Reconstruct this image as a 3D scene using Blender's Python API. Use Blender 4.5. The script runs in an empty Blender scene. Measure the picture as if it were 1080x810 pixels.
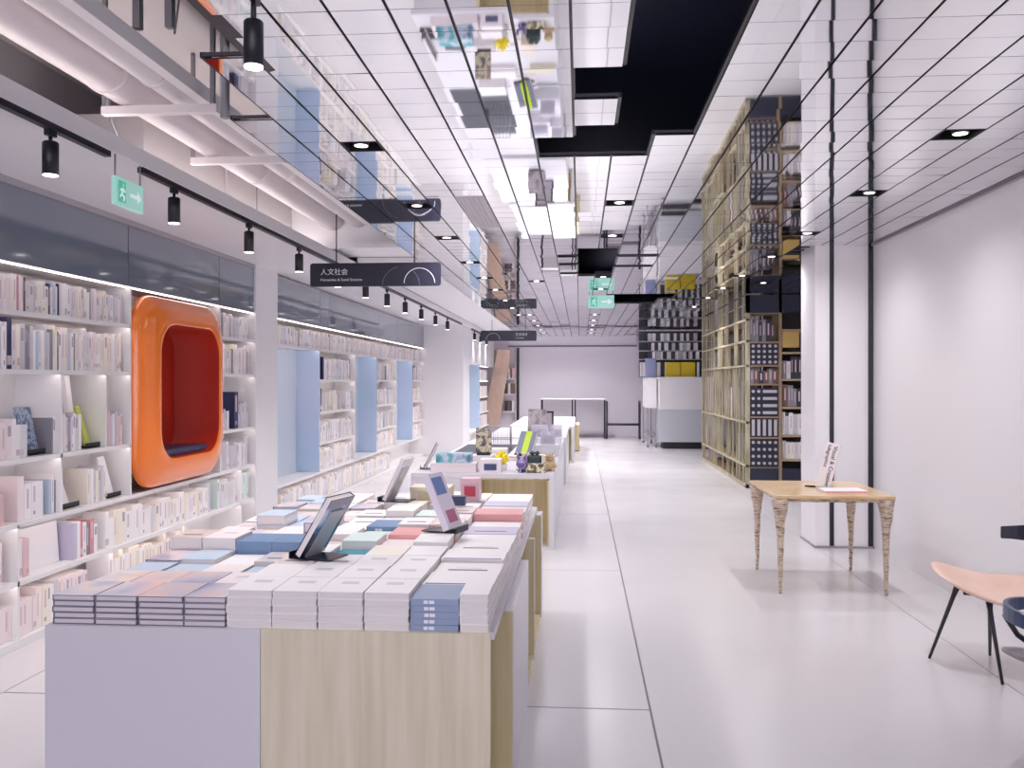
import bpy, bmesh, math, random
from mathutils import Vector, Matrix
R = math.radians
random.seed(7)
S = bpy.context.scene
C = S.collection

# ------------------------------------------------------------------ camera, world, exposure
cam_d = bpy.data.cameras.new('camera'); cam = bpy.data.objects.new('camera', cam_d); C.objects.link(cam)
cam_d.sensor_fit = 'HORIZONTAL'; cam_d.sensor_width = 36; cam_d.lens = 36 * 950 / 1080
cam_d.shift_y = -3 / 1080; cam_d.clip_start = .05; cam_d.clip_end = 200
cam.location = (0, 0, 1.6); cam.rotation_euler = (R(90), 0, math.atan(72 / 950))
S.camera = cam
W = bpy.data.worlds.new('world'); S.world = W; W.use_nodes = True
W.node_tree.nodes['Background'].inputs[0].default_value = (.93, .90, 1.0, 1)
W.node_tree.nodes['Background'].inputs[1].default_value = 2.4
S.view_settings.view_transform = 'Standard'; S.view_settings.look = 'None'
S.view_settings.exposure = 0.68; S.view_settings.gamma = 1; S.view_settings.use_curve_mapping = False
cy = S.cycles
cy.use_denoising = True; cy.max_bounces = 14; cy.diffuse_bounces = 8; cy.glossy_bounces = 8
cy.transparent_max_bounces = 12; cy.sample_clamp_indirect = 6; cy.blur_glossy = .6
K_DOWN, K_TRACK, K_LED, K_COVE_FILL = 48.0, 30.0, 1.1, 8.0
WARM = (1.0, .965, .975)

# ------------------------------------------------------------------ materials
def lin(c):
    c = c / 255
    return c / 12.92 if c <= .04045 else ((c + .055) / 1.055) ** 2.4
def rgb(r, g, b): return (lin(r), lin(g), lin(b), 1)
MATS = {}
def mat(name, col, rough=.5, metal=0., spec=.5, emit=0., trans=0., coat=0., bump=0., bscale=40., alpha=1.):
    if name in MATS: return MATS[name]
    m = bpy.data.materials.new(name); m.use_nodes = True
    p = m.node_tree.nodes['Principled BSDF']; c = rgb(*col)
    p.inputs['Base Color'].default_value = c; p.inputs['Roughness'].default_value = rough
    p.inputs['Metallic'].default_value = metal; p.inputs['Specular IOR Level'].default_value = spec
    p.inputs['Coat Weight'].default_value = coat; p.inputs['Coat Roughness'].default_value = .05
    if emit: p.inputs['Emission Color'].default_value = c; p.inputs['Emission Strength'].default_value = emit
    if trans: p.inputs['Transmission Weight'].default_value = trans
    if alpha < 1: p.inputs['Alpha'].default_value = alpha
    if bump:
        n = m.node_tree.nodes.new('ShaderNodeTexNoise'); n.inputs['Scale'].default_value = bscale
        t = m.node_tree.nodes.new('ShaderNodeTexCoord'); b = m.node_tree.nodes.new('ShaderNodeBump')
        b.inputs['Strength'].default_value = bump; b.inputs['Distance'].default_value = .01
        L = m.node_tree.links; L.new(t.outputs['Object'], n.inputs['Vector']); L.new(n.outputs[0], b.inputs['Height']); L.new(b.outputs[0], p.inputs['Normal'])
    MATS[name] = m
    return m
def ramp_mat(name, cols, rough=.5, scale=(1, 1, 1), kind='noise', nscale=5., detail=3., metal=0., coat=0., rnd=False, const=False, lo=.3, hi=.7):
    """procedural colour variation: noise / wave / voronoi -> ramp"""
    if name in MATS: return MATS[name]
    m = bpy.data.materials.new(name); m.use_nodes = True; N = m.node_tree.nodes; L = m.node_tree.links
    p = N['Principled BSDF']; p.inputs['Roughness'].default_value = rough; p.inputs['Metallic'].default_value = metal; p.inputs['Coat Weight'].default_value = coat
    t = N.new('ShaderNodeTexCoord'); mp = N.new('ShaderNodeMapping'); mp.inputs['Scale'].default_value = scale
    L.new(t.outputs['Object'], mp.inputs['Vector'])
    if rnd:
        oi = N.new('ShaderNodeObjectInfo'); mu = N.new('ShaderNodeMath'); mu.operation = 'MULTIPLY'; mu.inputs[1].default_value = 37
        L.new(oi.outputs['Random'], mu.inputs[0]); L.new(mu.outputs[0], mp.inputs['Location'])
    if kind == 'noise':
        x = N.new('ShaderNodeTexNoise'); x.inputs['Scale'].default_value = nscale; x.inputs['Detail'].default_value = detail
    elif kind == 'wave':
        x = N.new('ShaderNodeTexWave'); x.inputs['Scale'].default_value = nscale; x.inputs['Distortion'].default_value = 3; x.inputs['Detail'].default_value = detail
    else:
        x = N.new('ShaderNodeTexVoronoi'); x.inputs['Scale'].default_value = nscale; x.distance = 'CHEBYCHEV'
    L.new(mp.outputs[0], x.inputs['Vector'])
    cr = N.new('ShaderNodeValToRGB'); e = cr.color_ramp; e.interpolation = 'CONSTANT' if const else 'LINEAR'
    n = len(cols)
    e.elements[0].position = lo; e.elements[0].color = rgb(*cols[0]); e.elements[1].position = hi; e.elements[1].color = rgb(*cols[-1])
    for i in range(1, n - 1):
        q = e.elements.new(lo + (hi - lo) * i / (n - 1)); q.color = rgb(*cols[i])
    if kind == 'voronoi':
        L.new(x.outputs['Color'], cr.inputs[0])
    else: L.new(x.outputs[0], cr.inputs[0])
    L.new(cr.outputs[0], p.inputs['Base Color'])
    MATS[name] = m
    return m

white = mat('white_paint', (226, 224, 227), .55)
white_gloss = mat('white_gloss', (232, 230, 233), .22, spec=.4)
white_table = mat('white_laminate', (208, 206, 214), .3)
shelf_m = mat('shelf_white', (232, 230, 231), .4)
grey_wall = mat('grey_render', (158, 156, 160), .7, bump=.1)
slab_m = mat('concrete_slab', (206, 200, 202), .8, bump=.2, bscale=12)
black = mat('black_metal', (24, 24, 34), .4)
black_gloss = mat('black_gloss', (20, 22, 38), .2)
void_m = mat('void_black', (26, 32, 62), .6)
pipe_m = mat('pipe_white', (222, 214, 216), .45, bump=.06, bscale=20)
steel = mat('grey_steel', (150, 150, 158), .4, metal=.6)
red_m = mat('orange_paint', (225, 90, 40), .4)
pages = mat('paper_pages', (226, 219, 218), .8)
wood_pale = ramp_mat('pale_ply', [(202, 190, 166), (212, 201, 178), (219, 209, 188)], .45, (9, 9, .5), 'noise', 3, 4)
wood_in = ramp_mat('yellow_ply', [(196, 180, 138), (208, 193, 152), (214, 201, 164)], .5, (8, 8, .6), 'noise', 3, 4)
wood_top = ramp_mat('table_timber', [(188, 152, 108), (210, 180, 138), (226, 202, 166)], .3, (1.5, 14, 14), 'noise', 3, 5, coat=.3)
wood_leg = ramp_mat('rough_timber', [(104, 86, 72), (176, 154, 134), (208, 192, 176), (146, 122, 102)], .6, (9, 9, 40), 'noise', 2, 6)
lattice_m = ramp_mat('lattice_wood', [(142, 130, 104), (178, 168, 142), (198, 190, 168)], .45, (6, 6, .8), 'noise', 3, 3)
mirror_m = mat('mirror', (233, 234, 237), .03, metal=1.0)
glass_dark = mat('smoked_glass', (112, 120, 136), .1, spec=.9, coat=.6)
blue_panel = ramp_mat('blue_panel', [(184, 210, 232), (192, 210, 236), (204, 214, 238)], .14, (.5, .5, .9), 'noise', 1.2, 1, coat=.5)
pale_blue = mat('pale_blue_panel', (205, 214, 226), .2)
led_m = mat('led_strip', (255, 240, 232), .5, emit=K_LED * 4)
lens_m = mat('lamp_lens', (255, 248, 244), .5, emit=4)
exit_m = mat('exit_green', (162, 214, 202), .5, emit=.25)
exit_w = mat('exit_glyph', (226, 246, 240), .5, emit=.25)
exit_d = mat('exit_dark_green', (92, 196, 168), .5, emit=.2)
ink_white = mat('white_lettering', (232, 230, 238), .5)
ink_black = mat('black_lettering', (40, 36, 44), .6)
grille_m = mat('grille_white', (205, 200, 206), .5)

# ------------------------------------------------------------------ mesh builder
class MB:
    def __init__(s): s.v = []; s.f = []; s.m = []; s.sm = []
    def quadf(s, idx, m=0, smooth=False): s.f.append(tuple(idx)); s.m.append(m); s.sm.append(smooth)
    def box(s, x0, x1, y0, y1, z0, z1, m=0, M=None):
        b = len(s.v)
        for z in (z0, z1):
            for x, y in ((x0, y0), (x1, y0), (x1, y1), (x0, y1)):
                p = Vector((x, y, z)); s.v.append(M @ p if M else p)
        for q in ((3, 2, 1, 0), (4, 5, 6, 7), (0, 1, 5, 4), (1, 2, 6, 5), (2, 3, 7, 6), (3, 0, 4, 7)): s.quadf([b + i for i in q], m)
        return s
    def cyl(s, p0, p1, r0, r1=None, n=16, m=0, cap=True):
        r1 = r0 if r1 is None else r1
        p0 = Vector(p0); p1 = Vector(p1); d = (p1 - p0).normalized()
        a = d.orthogonal().normalized(); c = d.cross(a); b = len(s.v)
        for p, r in ((p0, r0), (p1, r1)):
            for i in range(n):
                t = 2 * math.pi * i / n; s.v.append(p + (a * math.cos(t) + c * math.sin(t)) * r)
        for i in range(n): j = (i + 1) % n; s.quadf((b + i, b + j, b + n + j, b + n + i), m, True)
        if cap: s.quadf([b + i for i in reversed(range(n))], m); s.quadf([b + n + i for i in range(n)], m)
        return s
    def tube(s, pts, rs, n=10, m=0):
        pts = [Vector(p) for p in pts]; b = len(s.v)
        if not isinstance(rs, (list, tuple)): rs = [rs] * len(pts)
        ref = None
        for k, p in enumerate(pts):
            d = (pts[min(k + 1, len(pts) - 1)] - pts[max(k - 1, 0)]).normalized()
            a = d.orthogonal().normalized() if ref is None else (ref - d * ref.dot(d)).normalized()
            ref = a; c = d.cross(a)
            for i in range(n):
                t = 2 * math.pi * i / n; s.v.append(p + (a * math.cos(t) + c * math.sin(t)) * rs[k])
        for k in range(len(pts) - 1):
            for i in range(n):
                j = (i + 1) % n; s.quadf((b + k * n + i, b + k * n + j, b + (k + 1) * n + j, b + (k + 1) * n + i), m, True)
        s.quadf([b + i for i in reversed(range(n))], m); e = b + (len(pts) - 1) * n; s.quadf([e + i for i in range(n)], m)
        return s
    def lathe(s, prof, n=20, c=(0, 0, 0), m=0):
        b = len(s.v); c = Vector(c)
        for r, z in prof:
            for i in range(n):
                t = 2 * math.pi * i / n; s.v.append(c + Vector((r * math.cos(t), r * math.sin(t), z)))
        for k in range(len(prof) - 1):
            for i in range(n):
                j = (i + 1) % n; s.quadf((b + k * n + i, b + k * n + j, b + (k + 1) * n + j, b + (k + 1) * n + i), m, True)
        s.quadf([b + i for i in reversed(range(n))], m); e = b + (len(prof) - 1) * n; s.quadf([e + i for i in range(n)], m)
        return s
    def loops(s, L, m=0, close=True, cap0=False, cap1=False, smooth=True):
        """stitch rings of equal length"""
        b = len(s.v); n = len(L[0])
        for ring in L: s.v.extend(Vector(p) for p in ring)
        for k in range(len(L) - 1):
            for i in range(n if close else n - 1):
                j = (i + 1) % n; s.quadf((b + k * n + i, b + k * n + j, b + (k + 1) * n + j, b + (k + 1) * n + i), m, smooth)
        if cap0: s.quadf([b + i for i in reversed(range(n))], m)
        if cap1: e = b + (len(L) - 1) * n; s.quadf([e + i for i in range(n)], m)
        return s
    def extend(s, o, M):
        b = len(s.v); s.v.extend(M @ p for p in o.v)
        for f, m, sm in zip(o.f, o.m, o.sm): s.quadf([b + i for i in f], m, sm)
    def mesh(s, name, mats, org=(0, 0, 0)):
        me = bpy.data.meshes.new(name); o = Vector(org)
        me.from_pydata([tuple(p - o) for p in s.v], [], s.f)
        for q in (mats if isinstance(mats, (list, tuple)) else [mats]): me.materials.append(q)
        me.polygons.foreach_set('material_index', s.m); me.polygons.foreach_set('use_smooth', s.sm); me.update()
        return me
    def build(s, name, mats, parent=None, org=(0, 0, 0), bevel=0, segs=2, local=False):
        """world-space geometry; origin at org, or local=True for geometry given in the parent's space"""
        if parent is not None and not local:
            org = Vector((0, 0, 0)); q = parent
            while q is not None: org = org + q.location; q = q.parent
        o = bpy.data.objects.new(name, s.mesh(name, mats, org if not (local and parent is not None) else (0, 0, 0))); C.objects.link(o)
        if parent is not None: o.parent = parent
        else: o.location = org
        if bevel:
            bm = o.modifiers.new('bevel', 'BEVEL'); bm.width = bevel; bm.segments = segs; bm.limit_method = 'ANGLE'
        return o
def box(*a, **k): return MB().box(*a, **k)
def tag(o, label, cat, group=None, kind=None):
    o['label'] = label; o['category'] = cat
    if group: o['group'] = group
    if kind: o['kind'] = kind
    return o
def thing(name, label, cat, loc=(0, 0, 0), rz=0, group=None):
    o = bpy.data.objects.new(name, None); C.objects.link(o); o.location = loc; o.rotation_euler.z = rz; o.empty_display_size = .1
    return tag(o, label, cat, group)
def struct(o, label=None, cat=None):
    o['kind'] = 'structure'
    if label: o['label'] = label
    if cat: o['category'] = cat
    return o
def copy_tree(o, parent=None):
    c = o.copy(); C.objects.link(c); c.parent = parent
    for ch in list(o.children): copy_tree(ch, c)
    return c
ORD = 'zeroth first second third fourth fifth sixth seventh eighth ninth tenth eleventh twelfth thirteenth fourteenth fifteenth sixteenth seventeenth eighteenth nineteenth twentieth'.split()
TENS = {2: 'twenty', 3: 'thirty', 4: 'forty', 5: 'fifty', 6: 'sixty', 7: 'seventy'}
TENTH = {2: 'twentieth', 3: 'thirtieth', 4: 'fortieth', 5: 'fiftieth', 6: 'sixtieth', 7: 'seventieth'}
def ordn(i):
    if i <= 20: return ORD[i]
    return TENTH[i // 10] if i % 10 == 0 else TENS[i // 10] + '-' + ORD[i % 10]
def text(body, size, mtl, parent, M, align='LEFT', ext=.0008, name='lettering'):
    cu = bpy.data.curves.new(name, 'FONT'); cu.resolution_u = 3; cu.body = body; cu.size = size; cu.align_x = align; cu.extrude = ext
    cu.materials.append(mtl); f = bpy.data.objects.new('tmp', cu); C.objects.link(f)
    me = bpy.data.meshes.new_from_object(f.evaluated_get(bpy.context.evaluated_depsgraph_get())); bpy.data.objects.remove(f)
    o = bpy.data.objects.new(name, me); C.objects.link(o); o.parent = parent; o.matrix_local = M
    return o

XL, XR, YB, ZC = -3.35, 2.8, 26.3, 2.9
# ------------------------------------------------------------------ setting: floor, walls, ceiling
fm = bpy.data.materials.new('glossy_floor'); fm.use_nodes = True
N = fm.node_tree.nodes; L = fm.node_tree.links; p = N['Principled BSDF']
p.inputs['Base Color'].default_value = rgb(206, 203, 207); p.inputs['Roughness'].default_value = .2; p.inputs['Specular IOR Level'].default_value = .5
nz = N.new('ShaderNodeTexNoise'); nz.inputs['Scale'].default_value = 1.2; tcn = N.new('ShaderNodeTexCoord'); L.new(tcn.outputs['Object'], nz.inputs['Vector'])
mr = N.new('ShaderNodeMapRange'); mr.inputs[3].default_value = .16; mr.inputs[4].default_value = .3; L.new(nz.outputs[0], mr.inputs[0]); L.new(mr.outputs[0], p.inputs['Roughness'])
struct(box(-4.2, 6, -5, 27, -.1, 0).build('floor', fm))
joint_m = mat('floor_joint', (176, 168, 174), .6); joint_d = mat('floor_joint_dark', (112, 106, 112), .6)
jm = MB()
for x in (-2.96, 2.25): jm.box(x - .004, x + .004, -5, YB, 0, .0015)
jm.box(.335, .345, -5, YB, 0, .0015, 1)
jm.box(-2.96, .335, 4.417, 4.423, 0, .0012, 1)
for y in (1.2, 7.64, 10.86, 14.1): jm.box(-2.96, .335, y - .002, y + .002, 0, .0012)
struct(jm.build('trim_1', [joint_m, joint_d]))

struct(box(-3.95, -3.8, -5, 27, 0, 4.0).build('wall_left', grey_wall))
struct(box(XR, XR + .15, -5, 9.4, 0, ZC + .1).build('wall_right', white_gloss))
struct(box(4.6, 4.75, 9.4, 27, 0, ZC + .6).build('wall_far_right', white))
struct(box(XR, 4.75, 9.4, 9.5, 0, ZC + .6).build('wall_right_return', white))
wb = box(-4.0, 5, YB, YB + .2, 0, 3.9).box(-2.1, 1.62, YB - .16, YB, 2.57, ZC)
struct(wb.build('wall_back', mat('back_wall', (232, 226, 236), .5)))
struct(box(-2.1, 1.62, YB - .19, YB - .16, 2.6, 2.63).build('trim_2', mat('blue_line', (62, 60, 100), .4)))
struct(box(-1.84, -1.78, YB - .12, YB - .02, 0, 2.57).build('trim_3', black))
# pilaster on the right with two dark reveal strips
pil = MB().box(2.25, 2.8, 8.85, 9.4, 0, 3.0); struct(pil.build('wall_pilaster', white_gloss))
struct(box(2.385, 2.425, 8.842, 8.852, 0, 3.0).build('trim_4', black_gloss))
struct(box(2.745, 2.79, 8.835, 8.852, 0, 3.0).build('trim_5', black_gloss))
struct(box(2.24, 2.8, 8.83, 9.41, 0, .02).build('baseboard_right', mat('grey_base', (150, 148, 152), .5)))
struct(box(XR - .03, XR, -5, 8.84, ZC - .012, ZC + .05).build('trim_6', mat('grey_trim', (170, 164, 170), .5)))
# columns between shelf sections, cross beam, soffit
struct(box(-3.8, -3.33, 9.05, 9.715, 0, 2.8).build('wall_column', white))
struct(box(-3.8, -2.49, 19.1, 20.2, 0, 2.95).build('wall_column.001', white))
struct(box(-3.8, -2.49, 20.2, YB, 2.0, 2.95).build('wall_bulkhead', white))
struct(box(-3.9, -1.78, 9.05, 9.7, 2.955, 3.9).box(-2.45, -1.78, 9.0, 9.05, 2.955, 3.0).build('ceiling_beam', white))
sf = box(-3.8, -2.43, -5, YB, 2.80, 2.89); struct(sf.build('ceiling_soffit', white))
struct(box(-3.8, XL + .012, -5, 9.05, 2.76, 2.81).build('trim_7', mat('grey_trim', (170, 164, 170), .5)))
struct(box(-4.0, -1.5, -5, 27, 3.85, 4.0).build('ceiling_slab', slab_m))
struct(box(-1.5, 5, -5, 27, 3.5, 3.6).build('ceiling_void', void_m))
struct(box(-1.74, -1.70, -5, 27, 3.35, 3.9).build('ceiling_edge', void_m))
struct(box(-2.43, -1.735, 9.7, 26.3, 2.9, 2.95).build('ceiling_strip', white))
cv_ = thing('added_cove_fill', 'unseen light strip added on the soffit to brighten the open ceiling', 'added fill light', (-2.8, 3.5, 2.9))  # added fill strip, out of sight on the soffit, lifts the dark open ceiling
MB().box(-2.86, -2.74, -2, 9.0, 2.891, 2.90).build('channel', white, cv_)
MB().box(-2.84, -2.76, -2, 9.0, 2.9005, 2.906).build('fill_strip', mat('cove_fill_emit', (255, 244, 242), .5, emit=K_COVE_FILL), cv_)
# mirror tile ceiling
P_ = .2125; GX, GY = -.034, 3.11
slot = set()
for j in (8, 15, 23, 30, 38, 45, 52, 60): slot.add((9, j))
for j in (8, 16, 23, 31, 38, 45, 53, 60, 68): slot.add((-6, j))
for j in (16, 23, 38, 45, 60, 68, 76, 84, 92, 100): slot.add((1, j))  # the farther lamps of this row are added to brighten the far end
for j in (68, 76, 84, 92, 100): slot.add((-5, j))  # whole row added as extra light for the far floor and back wall
slot |= {(11, 42), (-3, 40)}
void = set()
for j in range(-40, 10): void.add((1, j))
for j in range(-40, 8): void.add((2, j))
void |= {(0, 3), (0, 4), (0, 7), (0, 8), (0, 9), (-1, 8), (-1, 9)}
for j in range(27, 38): void |= {(0, j), (1, j)}
void |= {(k, j) for k in (2, 3) for j in (29, 33)} | {(-1, j) for j in (29, 32, 36)}
for j in range(49, 57): void |= {(k, j) for k in range(2, 7 if j < 53 else 6)}
void |= {(k, 86) for k in range(5, 9)} | {(k, 104) for k in range(6, 9)}
grille = {(-4, j) for j in range(15, 21)}
tl = MB(); rt = random.Random(3)
for j in range(-38, 109):
    kmin = -8 if j >= 6 else (-7 if j >= 2 else -6)
    kmax = 12 if j < 30 else 20
    for k in range(kmin, kmax + 1):
        if (k, j) in void or (k, j) in slot or (k, j) in grille: continue
        x0 = GX + P_ * k + .006; x1 = GX + P_ * (k + 1) - .006; y0 = GY + P_ * j + .0014; y1 = GY + P_ * (j + 1) - .0014
        if x1 > 2.25 and x0 < 2.8 and y1 > 8.85 and y0 < 9.4: continue
        a = rt.gauss(0, .0024); c = rt.gauss(0, .0024); h = P_ / 2
        za = [ZC + a * sx * h + c * sy * h for sx, sy in ((-1, -1), (-1, 1), (1, 1), (1, -1))]
        b = len(tl.v)
        for (x, y), z in zip(((x0, y0), (x0, y1), (x1, y1), (x1, y0)), za): tl.v.append(Vector((x, y, z)))
        for (x, y), z in zip(((x0, y0), (x0, y1), (x1, y1), (x1, y0)), za): tl.v.append(Vector((x, y, z + .006)))
        tl.quadf((b, b + 1, b + 2, b + 3), 0)
        tl.quadf((b + 7, b + 6, b + 5, b + 4), 1)
        for i in range(4): q = (i + 1) % 4; tl.quadf((b + q, b + i, b + 4 + i, b + 4 + q), 1)
struct(tl.build('ceiling', [mirror_m, black]))
bk = MB()   # black carrier bars over the joints, left out where tiles are missing
def has(k, j):
    if j < -38 or j > 108 or k > (12 if j < 30 else 20) or k < (-8 if j >= 6 else (-7 if j >= 2 else -6)): return False
    return (k, j) not in void
for k in range(-8, 22):
    x = GX + P_ * k; j0 = None
    for j in range(-38, 110):
        on = has(k, j) or has(k - 1, j)
        if on and j0 is None: j0 = j
        if not on and j0 is not None: bk.box(x - .012, x + .012, GY + P_ * j0, GY + P_ * j, ZC + .008, ZC + .03); j0 = None
for j in range(-38, 110):
    y = GY + P_ * j; k0 = None
    for k in range(-8, 22):
        on = has(k, j) or has(k, j - 1)
        if on and k0 is None: k0 = k
        if not on and k0 is not None: bk.box(GX + P_ * k0, GX + P_ * k, y - .008, y + .008, ZC + .012, ZC + .026, 1); k0 = None
struct(bk.build('ceiling_grid', [black, mat('joint_grey', (70, 68, 76), .5)]))

# ------------------------------------------------------------------ recessed downlights in the missing tiles
def spot(parent, loc, power, size=2.2, blend=.8, rad=.05, col=WARM, rot=(0, 0, 0)):
    l = bpy.data.lights.new('lamp_light', 'SPOT'); l.energy = power; l.spot_size = size; l.spot_blend = blend; l.shadow_soft_size = rad; l.color = col
    o = bpy.data.objects.new('lamp_light', l); C.objects.link(o); o.parent = parent; o.location = loc; o.rotation_euler = rot
    return o
def downlight():
    t = thing('recessed_downlight', 'x', 'ceiling lamp')
    h = P_ / 2 - .004
    MB().box(-h, h, -h, h, .05, .06).box(-h, -h + .004, -h, h, .0, .06).box(h - .004, h, -h, h, 0, .06).box(-h, h, -h, -h + .004, 0, .06).box(-h, h, h - .004, h, 0, .06).build('housing', black, t, local=True)
    cn = MB().lathe([(.038, -.004), (.044, .0), (.044, .05)], 20, (0, -.035, 0)).build('lamp_can', black, t, local=True)
    MB().lathe([(.036, -.0055), (.036, -.0045)], 20, (0, -.035, 0)).build('lamp_lens', lens_m, cn, local=True)
    spot(t, (0, -.035, -.012), K_DOWN, 2.75, 1.0)
    return t
dl0 = downlight(); first = True
sl = sorted(slot, key=lambda q: (q[0], q[1]))
cnt = {}
for k, j in sl:
    o = dl0 if first else copy_tree(dl0); first = False
    y = GY + P_ * (j + .5); o.location = (GX + P_ * (k + .5), y, ZC)
    cnt[k] = cnt.get(k, 0) + 1
    row = {-5: 'added over the farthest display table', 9: 'beside the right wall', -6: 'on the bookshelf side', 1: 'along the middle of the mirror ceiling', 11: 'over the lattice bookcase', -3: 'left of the central black opening'}[k]
    o['label'] = ('downlight, %s from the front in the row %s' % (ordn(cnt[k]), row)) if k not in (11, -3) else 'round recessed downlight in black tile slot ' + row
    o['group'] = 'downlights in the mirror ceiling'
    for ch in o.children:
        if ch.type == 'LIGHT' and j >= 60:
            ch.data = ch.data.copy(); ch.data.energy = K_DOWN * 2.3; ch.data.spot_size = 2.6

# air grille flush with the tiles
g = MB(); gx0 = GX - 4 * P_; gy0 = GY + 15 * P_; gy1 = GY + 21 * P_
g.box(gx0 + .003, gx0 + .015, gy0, gy1, ZC - .004, ZC + .02).box(gx0 + P_ - .015, gx0 + P_ - .003, gy0, gy1, ZC - .004, ZC + .02)
for i in range(40):
    y = gy0 + (gy1 - gy0) * i / 39; g.box(gx0 + .003, gx0 + P_ - .003, y - .008, y + .008, ZC - .002, ZC + .012)
for i in range(1, 6):
    x = gx0 + P_ * i / 6; g.box(x - .004, x + .004, gy0, gy1, ZC - .003, ZC + .012)
tag(g.build('air_grille', grille_m, org=(gx0 + P_ / 2, (gy0 + gy1) / 2, ZC)), 'white perforated air grille set flush between mirror ceiling tiles', 'vent')

# ------------------------------------------------------------------ open ceiling strip: pipes, ducts, hangers
def run_pipe(x, z, r, y0, y1, label, nm='ceiling_pipe'):
    t = thing(nm, label, 'pipe', (x, y0, z))
    MB().cyl((x, y0, z), (x, y1, z), r, n=28).build('pipe_body', pipe_m, t)
    for y in [y0 + 2.2 * i for i in range(1, int((y1 - y0) / 2.2))]:
        MB().cyl((x, y, z), (x, y + .04, z), r + .006, n=28).build('pipe_collar', pipe_m, t)
    return t
run_pipe(-2.52, 3.25, .115, -2, 9.05, 'wide white pipe running along the shelf side of the open ceiling')
run_pipe(-2.26, 3.25, .085, -2, 9.05, 'slimmer white pipe beside the mirror ceiling edge')
tag(box(-2.165, -2.10, -2, 9.04, 3.18, 3.26).box(-2.165, -2.10, -2, 9.04, 3.26, 3.262).build('cable_tray', mat('tray_white', (222, 216, 218), .5), org=(-2.13, 3.5, 3.2), bevel=.006), 'narrow white cable tray alongside the slimmer ceiling pipe', 'cable tray')
tag(box(-3.5, -2.95, 5.9, 9.04, 3.05, 3.42).box(-3.52, -2.93, 7.3, 7.35, 3.03, 3.44).build('air_duct', mat('duct_grey', (196, 190, 192), .6), org=(-3.2, 7.4, 3.05), bevel=.006), 'boxy light grey air duct above the soffit beside the pipes', 'duct')
def hanger(y, label):
    t = thing('pipe_hanger', label, 'pipe bracket', (-2.4, y, 3.1), group='steel hangers under the pipes')
    MB().box(-2.66, -2.0, y - .025, y + .025, 3.085, 3.13).build('cross_bar', pipe_m, t)
    for x in (-2.65, -2.03):
        MB().box(x - .012, x + .012, y - .012, y + .012, 3.13, 3.85).build('hanger_rod', steel, t)
for y, l in ((3.0, 'steel pipe hanger farthest from the cross beam'), (4.85, 'steel pipe hanger over the green exit sign'), (6.0, 'steel pipe hanger nearest the white cross beam')): hanger(y, l)
# double post bracket on the slab
t = thing('ceiling_bracket', 'grey welded bracket with two posts under the concrete slab', 'bracket', (-2.1, 4.2, 3.5))
MB().box(-2.2, -1.95, 4.17, 4.23, 3.62, 3.65).box(-1.98, -1.95, 4.0, 4.4, 3.62, 3.66).build('top_plate', steel, t)
for x in (-2.13, -1.97): MB().box(x - .018, x + .018, 4.18, 4.22, 3.3, 3.62).build('post', steel, t)
# vertical strut with an orange joint
t = thing('ceiling_strut', 'grey steel strut with an orange joint at the ceiling edge', 'strut', (-1.86, 4.6, 3.0))
MB().cyl((-1.86, 4.6, 2.98), (-1.86, 4.6, 3.85), .024, n=14).cyl((-1.86, 4.6, 3.6), (-1.86, 4.6, 3.64), .05, n=14).build('post', steel, t)
MB().cyl((-1.95, 4.6, 3.3), (-1.6, 4.6, 3.3), .016, n=12).build('cross_pipe', pipe_m, t)
MB().lathe([(.012, -.08), (.034, -.02), (.034, .02), (.02, .03)], 14, (-1.86, 4.6, 3.27)).build('orange_joint', red_m, t)
# thin conduits
def conduit(pts, r, m, label, nm='conduit'): return tag(MB().tube(pts, r, 8).build(nm, m, org=pts[0]), label, 'conduit', 'thin conduits under the slab')
conduit([(-3.1, 4.35, 3.85), (-3.1, 4.35, 3.1), (-3.06, 4.42, 3.02), (-2.95, 4.5, 2.9)], .011, steel, 'thin grey conduit dropping onto the soffit above the first spotlight')
conduit([(-2.9, 5.3, 3.5), (-2.88, 5.35, 3.2), (-2.85, 5.5, 3.0), (-2.8, 5.6, 2.9)], .012, steel, 'bent grey conduit behind the pipe hanger over the exit sign')
conduit([(-2.0, 4.45, 3.85), (-2.04, 4.4, 3.35)], .006, steel, 'thin steel rod beside the two-post bracket')
conduit([(-2.9, 7.9, 3.84), (-2.9, 7.9, 2.9)], .006, steel, 'thin steel rod in front of the boxy air duct')

# ------------------------------------------------------------------ spotlight tracks
TX, TZ = -2.46, 2.80
def track(y0, y1, label):
    return tag(MB().box(TX - .018, TX + .018, y0, y1, TZ - .03, TZ).build('light_track', black, org=(TX, (y0 + y1) / 2, TZ)), label, 'light track', 'black spotlight tracks')
track(0.5, 4.53, 'black spotlight track nearest the camera under the soffit edge')
track(4.88, 18.6, 'long black spotlight track running past the dark hanging sign')
def track_lamp(h=.15):
    t = thing('track_spotlight', 'x', 'spotlight')
    MB().box(-.014, .014, -.03, .03, -.03, 0).cyl((0, 0, -.06), (0, 0, -.03), .009, n=8).build('adapter', black, t, local=True)
    bd = MB().lathe([(.036, -.06 - h), (.036, -.062), (.03, -.055)], 20).build('lamp_body', black, t, local=True)
    MB().lathe([(.033, -.063 - h), (.033, -.058 - h)], 20).build('lamp_lens', lens_m, bd, local=True)
    spot(t, (0, 0, -.08 - h), K_TRACK, 1.9, .9, .04, rot=(0, R(-14), 0))
    return t
tl0 = track_lamp()
tys = [4.02, 5.3, 6.54, 7.74, 9.0, 10.2, 11.35, 12.54, 13.83, 15.2, 16.6]
seq = ['first', 'second', 'third', 'fourth', 'fifth', 'sixth', 'seventh', 'eighth', 'ninth', 'tenth']
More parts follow.
